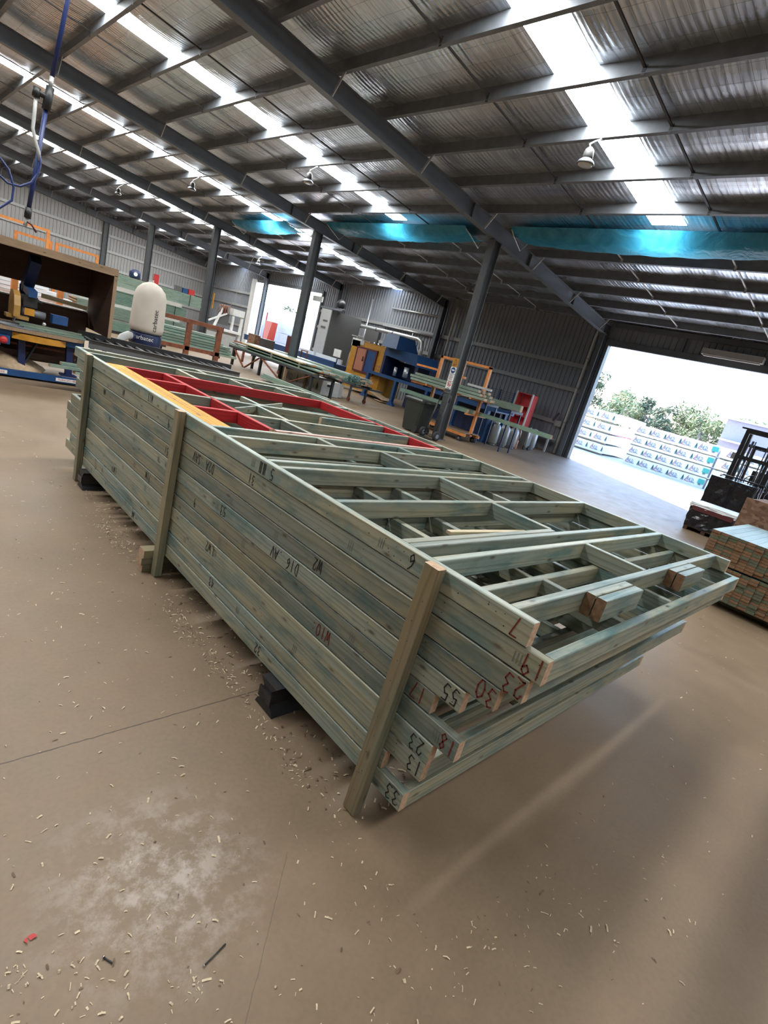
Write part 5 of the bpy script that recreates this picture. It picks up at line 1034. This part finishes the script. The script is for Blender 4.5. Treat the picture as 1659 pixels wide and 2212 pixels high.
# safety signs on the column -------------------------------------------------
SXx = XC - .15 - .004
sg = [(1.98, 2.20, 'yellow', 'yellow triangular warning sign, top of the column signs'), (1.79, 1.97, 'blue', 'white sign with a blue mandatory disc on the column'), (1.60, 1.78, 'ink', 'white text sign on the column below the blue disc'), (1.38, 1.59, 'red', 'white sign with a red prohibition ring, lowest on the column')]
for z0_, z1_, c, l in sg:
    zc = (z0_ + z1_) / 2; yc = 9.36; hw = .098; t = thing('safety_sign', (SXx, yc, z0_), l, 'sign', 'safety signs on the column')
    part(t, 'plate', 'yellow' if c == 'yellow' else 'whitepaint', lambda m: m.box((SXx - .003, yc - hw, z0_), (SXx, yc + hw, z1_)))
    xx = SXx - .0045
    def disc(m, r, cc, mat=0, n=20): m.poly([(xx - .0006 * mat, yc + r * math.cos(2 * math.pi * k / n), cc + r * math.sin(2 * math.pi * k / n)) for k in range(n)], mat)
    if c == 'yellow':
        def sym(m):
            zc2 = z1_ - .075; m.poly([(xx, yc + .06, zc2 - .045), (xx, yc - .06, zc2 - .045), (xx, yc, zc2 + .06)], 0); m.poly([(xx - .0006, yc + .044, zc2 - .036), (xx - .0006, yc - .044, zc2 - .036), (xx - .0006, yc, zc2 + .04)], 1)
            m.poly([(xx - .0012, yc + .006, zc2 - .01), (xx - .0012, yc - .006, zc2 - .01), (xx - .0012, yc - .006, zc2 + .02), (xx - .0012, yc + .006, zc2 + .02)], 0)
            for q in range(3): m.poly([(xx, yc + .07, z0_ + .02 + .022 * q), (xx, yc - .07 + .03 * (q == 0), z0_ + .02 + .022 * q), (xx, yc - .07 + .03 * (q == 0), z0_ + .031 + .022 * q), (xx, yc + .07, z0_ + .031 + .022 * q)], 0)
        part(t, 'symbol', ['ink', 'yellow'], sym)
    elif c == 'blue':
        def sym(m): disc(m, .08, zc, 0); m.poly([(xx - .0006, yc + .05, zc - .012), (xx - .0006, yc - .05, zc - .012), (xx - .0006, yc - .05, zc + .02), (xx - .0006, yc + .05, zc + .02)], 1)
        part(t, 'symbol', ['blue', 'whitepaint'], sym)
    elif c == 'red':
        def sym(m):
            zc2 = zc + .03; disc(m, .07, zc2, 0); disc(m, .052, zc2, 1); a = .7
            m.poly([(xx - .0014, yc + .05 * math.cos(a) + .008, zc2 + .05 * math.sin(a)), (xx - .0014, yc + .05 * math.cos(a) - .008, zc2 + .05 * math.sin(a) + .008), (xx - .0014, yc - .05 * math.cos(a) - .008, zc2 - .05 * math.sin(a)), (xx - .0014, yc - .05 * math.cos(a) + .008, zc2 - .05 * math.sin(a) - .008)], 0)
            m.poly([(xx - .001, yc + .03, zc2 - .03), (xx - .001, yc, zc2 - .03), (xx - .001, yc, zc2 + .03), (xx - .001, yc + .03, zc2 + .03)], 2)
            m.poly([(xx, yc + .05, z0_ + .015), (xx, yc - .05, z0_ + .015), (xx, yc - .05, z0_ + .03), (xx, yc + .05, z0_ + .03)], 2)
        part(t, 'symbol', ['red', 'whitepaint', 'ink'], sym)
    else: part(t, 'symbol', 'darkgrey', lambda m: [m.poly([(xx, yc + .075, z1_ - .03 - .03 * q), (xx, yc - .03 - .012 * (q % 3), z1_ - .03 - .03 * q), (xx, yc - .03 - .012 * (q % 3), z1_ - .016 - .03 * q), (xx, yc + .075, z1_ - .016 - .03 * q)]) for q in range(5)])
# gas bottles, tubs, racks by the wall --------------------------------------------
for x, y, h, l in ((14.55, 9.62, .74, 'first grey gas bottle, beside the blue tub'), (15.0, 9.54, .74, 'second grey gas bottle in the row of three'), (15.42, 9.46, .72, 'third grey gas bottle, beside the red extinguisher'), (17.4, 9.86, .70, 'single grey gas bottle standing right of the red shelf unit')):
    t = thing('gas_bottle', (x, y, 0), l, 'gas bottle', 'gas bottles by the wall')
    part(t, 'tank', 'cyl', lambda m: m.lathe([(.13, .05), (.165, .10), (.165, h - .16), (.13, h - .07), (.05, h - .03)], (x, y, 0), 20)); part(t, 'foot_ring', 'galv', lambda m: m.lathe([(.12, 0), (.13, .0), (.13, .06), (.12, .06)], (x, y, 0), 20))
    part(t, 'collar', 'galvlight', lambda m: m.lathe([(.085, h - .06), (.09, h - .06), (.09, h + .04), (.085, h + .04)], (x, y, 0), 16)); part(t, 'valve', 'silver', lambda m: m.cyl((x, y, h - .04), (x, y, h + .06), .018, 8))
t = thing('fire_extinguisher', (15.85, 9.6, 0), 'faded red cylinder standing right of the three gas bottles', 'cylinder')
part(t, 'body', 'salmon', lambda m: m.lathe([(.13, 0), (.14, .03), (.14, .6), (.06, .72), (.03, .76)], (15.85, 9.6, 0), 16)); part(t, 'hose', 'black', lambda m: m.tube([(15.85, 9.55, .78), (15.78, 9.45, .6), (15.82, 9.43, .3)], .015, 6))
t = thing('pump_unit', (16.6, 9.75, 0), 'small dark pump on wheels with pale upright pipe beside the single gas bottle', 'pump')
part(t, 'body', 'darkgrey', lambda m: m.rbox((16.45, 9.55, .08), (16.85, 9.95, .62), .06)); part(t, 'pipe', 'galvlight', lambda m: m.cyl((16.45, 9.5, .1), (16.45, 9.5, .8), .03, 8)); part(t, 'wheel', 'rubber', lambda m: (m.cyl((16.5, 9.52, .08), (16.5, 9.57, .08), .08, 12), m.cyl((16.8, 9.52, .08), (16.8, 9.57, .08), .08, 12)))
mb = MB(); mb.rbox((14.15, 9.75, 0), (14.65, 10.25, .82), .08); tag(mb.build('blue_tub', 'blue'), 'tall blue plastic tub behind the gas bottles', 'tub')
t = thing('red_shelf', (18.3, 11.1, 0), 'coral red shelf unit with white uprights against the wall', 'shelf')
part(t, 'back_panel', 'redpink', lambda m: m.box((18.42, 10.80, .1), (18.44, 11.45, 1.87)))
for y in (10.78, 11.47): part(t, 'upright', 'whitepaint', lambda m: m.box((18.0, y - .025, 0), (18.06, y + .025, 1.90))); part(t, 'side_panel', 'redpink', lambda m: m.box((18.06, y - .01, .1), (18.42, y + .01, 1.87)))
for z in (.55, 1.0, 1.4, 1.86): part(t, 'shelf_board', 'redpink', lambda m: m.box((18.05, 10.80, z - .012), (18.42, 11.45, z + .012)))
part(t, 'hanging_cord', 'black', lambda m: m.tube([(18.0, 11.2, 1.86), (17.98, 11.25, 1.3), (17.97, 11.2, .9)], .012, 5))
t = thing('wire_rack', (18.3, 12.3, 0), 'blue wire mesh rack left of the coral red shelf', 'rack')
for y in (11.65, 12.3, 12.95): part(t, 'upright', 'blue', lambda m: m.box((18.1, y - .02, 0), (18.14, y + .02, 1.78)))
part(t, 'mesh_panel', 'navy', lambda m: [m.box((18.15, 11.65, .3 + .075 * k), (18.16, 12.95, .312 + .075 * k)) for k in range(20)])
part(t, 'hooks', 'whitepaint', lambda m: (m.box((18.05, 12.93, 1.35), (18.09, 12.98, 1.72)), m.box((18.05, 12.93, .75), (18.09, 12.98, 1.15))))
mb = MB(); mb.box((18.85, 9.75, 1.02), (18.98, 10.0, 1.22)); mb.cyl((18.84, 9.82, 1.14), (18.85, 9.82, 1.14), .025, 8); mb.cyl((18.84, 9.92, 1.14), (18.85, 9.92, 1.14), .025, 8); tag(mb.build('power_outlet', 'greypaint'), 'grey double power outlet on the wall beside the truck doorway', 'outlet')
t = thing('wall_bench', (18.6, 10.2, 0), 'low steel bench against the wall between red shelf and doorway', 'bench')
part(t, 'top', 'greypaint', lambda m: m.box((18.35, 9.75, .50), (18.85, 10.75, .54))); [part(t, 'leg', 'greypaint', lambda m: m.box((18.38, y - .03, 0), (18.44, y + .03, .50))) for y in (9.8, 10.7)]
mb = MB(); mb.beam((18.9, 10.15, 1.18), (18.9, 10.0, 1.5), .06, .08, (1, 0, 0)); tag(mb.build('hand_brush', 'darkgrey'), 'dark brush leaning on the wall rail above the low bench', 'brush')
# ------------------------------------------------------------------ end-grain packs at the right edge
PX0, PY0 = 7.0, 1.37
nr, bh, bw = 21, .0345, .0905
row_z = .10
for r in range(nr):
    gap = .022 if r == 11 else 0; row_z += gap
    for c in range(13):
        if r < nr - 1 or True:
            mb = MB(); x0 = PX0 + R.uniform(-.012, .012); y = PY0 - .045 - c * bw - .004 * (r > 10)
            mb.beam((x0, y, row_z + bh / 2), (x0 + 1.95, y, row_z + bh / 2), bw - .003, bh - .003, (0, 0, 1), 0, 1)
            q = R.random(); cap = 'endgrain_b' if q < .62 else 'endgrain_g'
            o = mb.build('pine_board', ['pine_top' if False else 'pine_far', cap])
            if r == nr - 1: tag(o, 'board in the pale top layer of the end-grain pack by the right edge', 'board', 'top layer of the end-grain pack')
            elif r > 10: tag(o, 'end-grain board in the upper half of the pack by the right edge', 'board', 'boards in the upper end-grain pack')
            else: tag(o, 'end-grain board in the lower half of the pack by the right edge', 'board', 'boards in the lower end-grain pack')
    row_z += bh
for k, x in enumerate((7.35, 8.6)):
    mb = MB(); mb.box((x - .05, .2, 0), (x + .05, 1.36, .098)); tag(mb.build('timber_bearer', 'pine_post'), ['front', 'rear'][k] + ' timber bearer under the end-grain pack', 'bearer')
for k in range(2):
    mb = MB(); mb.box((7.05, .2, .479 + .0), (8.9, 1.36, .4995)) if k == 0 else None
    if k == 0: tag(mb.build('strap_layer', 'black'), 'thin dark spacer gap between upper and lower end-grain packs', 'spacer')
mb = MB(); mb.box((9.6, .0, .0), (11.9, 1.72, .585)); tag(mb.build('timber_pack', 'pine_teal'), 'green timber pack under the strand board, behind the end-grain pack', 'timber pack')
t = thing('strand_board_stack', (10.9, .85, .59), 'block of brown strand board sheets behind the end-grain pack', 'board stack')
part(t, 'front_sheet', 'osb', lambda m: m.box((9.98, .0, .63), (10.02, 1.70, 1.14))); part(t, 'sheets', 'osb', lambda m: m.box((10.02, .0, .63), (11.5, 1.68, 1.12)))
part(t, 'bearer', 'pine_post', lambda m: (m.box((9.95, .1, .587), (11.4, .2, .63)), m.box((9.95, 1.4, .587), (11.4, 1.5, .63))))
# black wrapped pallet -----------------------------------------------------------
def filmbox(m, lo, hi, n=10):
    lo = Vector(lo); hi = Vector(hi); k0 = len(m.v); per = []
    for i in range(n): per.append((lo.x, hi.y + (lo.y - hi.y) * i / n))
    for i in range(n): per.append((lo.x + (hi.x - lo.x) * i / n, lo.y))
    for i in range(n): per.append((hi.x, lo.y + (hi.y - lo.y) * i / n))
    for i in range(n): per.append((hi.x + (lo.x - hi.x) * i / n, hi.y))
    rows = 7
    for j in range(rows + 1):
        for x, y in per: m.v.append(Vector((x + R.uniform(-.014, .014), y + R.uniform(-.014, .014), lo.z + (hi.z - lo.z) * j / rows)))
    L_ = len(per)
    for j in range(rows):
        for i in range(L_): a = k0 + j * L_ + i; b = k0 + j * L_ + (i + 1) % L_; m.face((a, b, b + L_, a + L_))
    m.face([k0 + rows * L_ + i for i in range(L_)]); m.face([k0 + i for i in range(L_)][::-1])
t = thing('wrapped_pallet', (12.75, 2.55, 0), 'low pallet load in black film with a clear plastic cover in front of the forklift', 'pallet load')
part(t, 'film', 'blackplastic', lambda m: filmbox(m, (12.35, 2.14, .10), (13.2, 2.96, .50)))
part(t, 'pallet', 'ply', lambda m: (m.box((12.36, 2.15, .075), (13.19, 2.95, .098)), [m.box((12.36, y - .04, 0), (13.19, y + .04, .075)) for y in (2.2, 2.55, 2.9)]))
part(t, 'red_band', 'maroon', lambda m: m.box((12.33, 2.15, .44), (12.345, 2.92, .53)))
part(t, 'clear_cover', 'wrap', lambda m: filmbox(m, (12.34, 2.12, .505), (13.22, 2.98, .60), 8))
# forklift with a wrapped load ------------------------------------------------------
t = thing('wrapped_load', (16.3, 3.2, .1), 'tall load in black film held on the forklift tines', 'pallet load')
part(t, 'film', 'blackplastic', lambda m: filmbox(m, (15.9, 2.62, .12), (16.75, 3.66, 1.10)))
part(t, 'pallet', 'ply', lambda m: m.box((15.9, 2.64, .03), (16.75, 3.64, .11)))
fx, fy = 17.0, 3.1
t = thing('forklift', (fx + 1.2, fy, 0), 'dark forklift with tall double mast silhouetted in the truck doorway', 'forklift')
for s in (-.42, .42):
    part(t, 'mast_rail', 'black', lambda m: (m.box((fx - .06, fy + s - .05, .05), (fx + .10, fy + s + .05, 2.45)), m.box((fx - .12, fy + s * .74 - .035, .1), (fx, fy + s * .74 + .035, 2.36))))
    part(t, 'lift_cylinder', 'galv', lambda m: m.cyl((fx + .02, fy + s * .52, .2), (fx + .02, fy + s * .52, 2.2), .03, 10)); part(t, 'lift_chain', 'rod', lambda m: m.box((fx - .02, fy + s * .36 - .012, .4), (fx, fy + s * .36 + .012, 2.2)))
for z in (.35, 1.72, 2.42): part(t, 'mast_crossbar', 'black', lambda m: m.box((fx - .08, fy - .46, z - .05), (fx + .06, fy + .46, z + .05)))
part(t, 'mast_cap', 'black', lambda m: m.box((fx - .1, fy - .58, 2.46), (fx + .08, fy + .58, 2.50)))
part(t, 'carriage', 'black', lambda m: (m.box((fx - .2, fy - .55, .30), (fx - .14, fy + .55, .42)), m.box((fx - .2, fy - .55, .70), (fx - .14, fy + .55, .80))))
part(t, 'load_backrest', 'rod', lambda m: (m.tube([(fx - .17, fy - .56, .4), (fx - .17, fy - .56, 1.12), (fx - .17, fy - .5, 1.16), (fx - .17, fy + .5, 1.16), (fx - .17, fy + .56, 1.12), (fx - .17, fy + .56, .4)], .022, 8), [m.box((fx - .185, fy + y - .012, .8), (fx - .165, fy + y + .012, 1.15)) for y in (-.35, -.12, .12, .35)]))
for s in (-.28, .28): part(t, 'tine', 'black', lambda m: (m.box((fx - 1.1, fy + s - .05, .035), (fx - .16, fy + s + .05, .065)), m.box((fx - .19, fy + s - .05, .04), (fx - .14, fy + s + .05, .7))))
part(t, 'body', 'black', lambda m: (m.rbox((fx + .45, fy - .5, .28), (fx + 2.3, fy + .5, .78), .08), m.rbox((fx + 1.5, fy - .52, .35), (fx + 2.45, fy + .52, 1.05), .12)))
part(t, 'cowl', 'black', lambda m: m.box((fx + .3, fy - .48, .3), (fx + .55, fy + .48, 1.0)))
part(t, 'seat', 'rubber', lambda m: (m.rbox((fx + 1.25, fy - .25, .8), (fx + 1.75, fy + .25, .95), .05), m.box((fx + 1.7, fy - .24, .9), (fx + 1.82, fy + .24, 1.45))))
sw = part(t, 'steering_wheel', 'black', lambda m: m.tube([(fx + .82 + .07 * math.sin(a), fy + .19 * math.cos(a), 1.15 + .17 * math.sin(a)) for a in [i * math.pi / 10 for i in range(21)]], .016, 6))
part(t, 'steering_column', 'black', lambda m: m.cyl((fx + .55, fy, .9), (fx + .82, fy, 1.15), .03, 8))
part(t, 'overhead_guard', 'black', lambda m: ([m.box((fx + .55, fy - .48 + .12 * k, 2.06), (fx + 1.95, fy - .46 + .12 * k, 2.10)) for k in range(9)], m.box((fx + .5, fy - .52, 2.04), (fx + .58, fy + .52, 2.12)), m.box((fx + 1.9, fy - .52, 2.04), (fx + 1.98, fy + .52, 2.12))))
for s in (-.47, .47): part(t, 'guard_post', 'black', lambda m: m.beam((fx + .5, fy + s, .95), (fx + .6, fy + s, 2.05), .07, .06)); part(t, 'guard_post', 'black', lambda m: m.beam((fx + 2.0, fy + s, 1.0), (fx + 1.93, fy + s, 2.05), .07, .06))
part(t, 'work_light', 'greypaint', lambda m: m.box((fx + .42, fy + .5, 1.62), (fx + .55, fy + .66, 1.80)))
for x, r in ((fx + .62, .33), (fx + 2.0, .27)):
    for s in (-.45, .45):
        w_ = part(t, 'wheel', 'rubber', lambda m: m.cyl((x, fy + s - .1, r), (x, fy + s + .1, r), r, 24)); part(w_, 'wheel_hub', 'greypaint', lambda m: m.cyl((x, fy + s - .105, r), (x, fy + s + .105, r), r * .5, 16))
t = thing('dark_bay_cabinet', (18, 1.6, 0), 'dark grey cabinet beside the forklift at the frame edge', 'cabinet')
part(t, 'body', 'darkgrey', lambda m: m.box((17.4, 1.2, 0), (18.3, 2.35, 1.15))); part(t, 'top_panel', 'black', lambda m: m.box((17.38, 1.18, 1.15), (18.32, 2.37, 1.18)))
# ------------------------------------------------------------------ yard outside the truck doorway
for k in range(4):
    z = .0 + .545 * k
    wrapped('wrapped_pack', (27, 11.35 - .06 * k, z + .06), (31, 14.6, z + .53), '%s white wrapped pack of the stack outside, left in the truck doorway' % ['lowest', 'second lowest', 'second highest', 'topmost'][k], 'timber pack', 'white packs outside, left stack', 'wrap', (11.75, 12.6, 13.4))
    wrapped('wrapped_pack', (27, 6.35 - .0 * k, z * .93 - .03), (28.2, 10.12, z * .93 + .44), '%s long white wrapped pack in the middle yard stack' % ['lowest', 'second lowest', 'second highest', 'topmost'][k], 'timber pack', 'white packs outside, middle stack', 'wrap', (6.95, 7.7, 8.4, 9.1, 9.8))
    wrapped('wrapped_pack', (26.95, 4.0, z * .93 - .03), (28.2, 6.25, z * .93 + .43), '%s white wrapped pack in the yard stack partly behind the forklift mast' % ['lowest', 'second lowest', 'second highest', 'topmost'][k], 'timber pack', 'white packs outside, right stack', 'wrap', (5.75, 5.1), False)
    mb = MB(); mb.box((26.97, 6.36, z * .93 + .15), (26.985, 6.62, z * .93 + .36)); 
    tag(mb.build('pack_label', 'teal'), '%s teal label on the end of the middle yard stack' % ['lowest', 'second lowest', 'second highest', 'topmost'][k], 'label', 'teal pack labels')
    for y0, y1 in ((11.3, 14.6), (6.4, 10.1), (4.1, 6.2)):
        zb = z if y0 > 11 else z * .93 - .09
        if zb < 0: zb = -.14
        mb = MB(); mb.box((27.05, y0, zb), (27.15, y1, zb + .055)); tag(mb.build('pack_spacer', 'pine_post'), 'dark spacer stick under a white wrapped yard pack', 'spacer', 'spacers under the yard packs')
t = thing('shed_building', (52, 8, -.2), 'pale lilac building with dark windows behind the yard stacks', 'building')
part(t, 'wall', 'bldg', lambda m: m.box((48, -8, -.2), (55, 11.6, 4.3))); part(t, 'roof', 'greypaint', lambda m: m.box((47.6, -8.4, 4.3), (55.4, 12.0, 4.42)))
for y in (6.4, 4.2): part(t, 'window', 'window', lambda m: m.box((47.97, y - .8, 1.6), (48.02, y + .6, 2.9)))
part(t, 'awning', 'whitepaint', lambda m: m.box((46.5, 9.2, 2.65), (48, 11.4, 2.75)))
t = thing('yard_fence', (40, 13.5, -.1), 'faded red and white barrier fence between the yard stacks', 'fence')
for k in range(5): part(t, 'post', 'whitepaint', lambda m: m.box((39.96, 10.8 + 1.5 * k, -.1), (40.04, 10.88 + 1.5 * k, 1.5)))
part(t, 'rail', 'redpink', lambda m: (m.box((39.97, 10.8, .85), (40.02, 17, 1.0)))); part(t, 'rail', 'whitepaint', lambda m: m.box((39.97, 10.8, .3), (40.02, 17, .45)))
def tree(x, y, h, w, lab, seed, mat='leaf'):
    q = random.Random(seed); t = thing('gum_tree', (x, y, -.2), lab, 'tree', 'gum trees beyond the yard')
    mb = MB(); mb.tube([(x, y, -.2), (x + q.uniform(-.2, .2), y + q.uniform(-.2, .2), h * .3), (x + q.uniform(-.4, .4), y + q.uniform(-.4, .4), h * .62)], .16, 7)
    cl = []
    for k in range(9):
        a = q.uniform(0, 6.28); rr = q.uniform(.15, .5) * w; c = Vector((x + rr * math.cos(a), y + rr * math.sin(a), h * q.uniform(.42, .92))); cl.append((c, q.uniform(.16, .28) * w))
        mb.tube([(x, y, h * .35), (Vector((x, y, h * .4)) + c) / 2 + Vector((0, 0, .2)), c], .06, 5)
    mb.build('trunk', 'bark', t)
    mb = MB()
    for c, r in cl:
        for _ in range(150):
            d_ = Vector((q.gauss(0, 1), q.gauss(0, 1), q.gauss(0, .75))).normalized() * r * q.uniform(.55, 1.05); p = c + d_; s = q.uniform(.10, .22); u = Vector((q.gauss(0, 1), q.gauss(0, 1), q.gauss(0, 1))).normalized(); v = u.orthogonal().normalized()
            mb.quad(p - u * s, p + v * s * .6, p + u * s, p - v * s * .6)
    mb.build('foliage', mat, t)
tl = ['spreading', 'rounded', 'ragged', 'tall thin', 'broad', 'low bushy', 'open', 'dense', 'slender', 'wide', 'uneven']
for k in range(17):
    y = 29 - 1.4 * k; h = [7.4, 6.4, 5.6, 5.9, 5.5, 5.8, 5.2, 5.9, 5.4, 5.7, 5.3, 5.6, 5.1, 5.5, 5.8, 5.3, 5.6][k]
    tree(61 + (k % 3) * 3.2, y, h, 3.0 + .5 * (k % 2), '%s gum tree, %s from the left behind the yard' % (tl[k % 11], ORD[k]), 40 + k, 'leaf' if k % 2 else 'leafdark')
tree(42, 17.6, 4.0, 3.2, 'nearer yellow-green tree right of the left yard stack', 77)
# beyond the far double doorway
t = thing('traffic_bollard', (23, 38.0, 0), 'bright orange-red water barrier outside the far doorway', 'barrier')
part(t, 'body', 'redbright', lambda m: m.sweep([(-.35, -.25), (.35, -.25), (.35, .25), (-.35, .25)], (23, 37.9, .5), (23, 37.9, 2.1), (1, 0, 0), (0, 1, 0), 0, None, False, None, [(-.25, -.5), (.25, -.5), (.25, .5), (-.25, .5)])); part(t, 'stand', 'greypaint', lambda m: m.box((22.8, 37.7, 0), (23.2, 38.1, .5)))
part(t, 'post', 'redbright', lambda m: m.cyl((23, 38.75, 0), (23, 38.75, 2.7), .05, 8))
for k in range(3):
    wrapped('wrapped_pack', (24, 35.4, .0 + .75 * k), (25, 38.6, .75 + .75 * k), '%s pale blue-white pack outside the far doorway' % ['lowest', 'middle', 'topmost'][k], 'timber pack', 'packs outside the far doorway', 'wrap', ())
mb = MB(); mb.box((23, 39.3, 0), (30, 42.0, 3.3)); tag(mb.build('site_container', 'wrap'), 'pale blue-white container outside the far doorway, left side', 'container')
tree(40, 66.5, 4.2, 3.4, 'small dark tree seen through the left part of the far doorway', 91, 'leafdark'); tree(40, 61.8, 5.0, 2.6, 'narrow dark tree seen beside the second inner column', 92, 'leafdark')
mb = MB(); mb.box((13.2, 19.6, .7), (13.35, 20.3, 1.55)); tag(mb.build('maroon_panel', 'maroon'), 'dark maroon panel standing left of the second inner column', 'panel')
t = thing('panel_stand', (13.3, 19.95, 0), 'rust brown stand holding the maroon panel', 'stand')
part(t, 'deck', 'rust', lambda m: m.box((13.0, 18.4, .62), (13.6, 20.4, .70))); [part(t, 'leg', 'rust', lambda m: m.box((13.1, y - .04, 0), (13.2, y + .04, .62))) for y in (18.5, 20.3)]
part(t, 'side_loop', 'rust', lambda m: m.tube([(13.1, 18.9, .7), (13.1, 18.9, 1.15), (13.1, 18.5, 1.15), (13.1, 18.5, .7)], .03, 6))
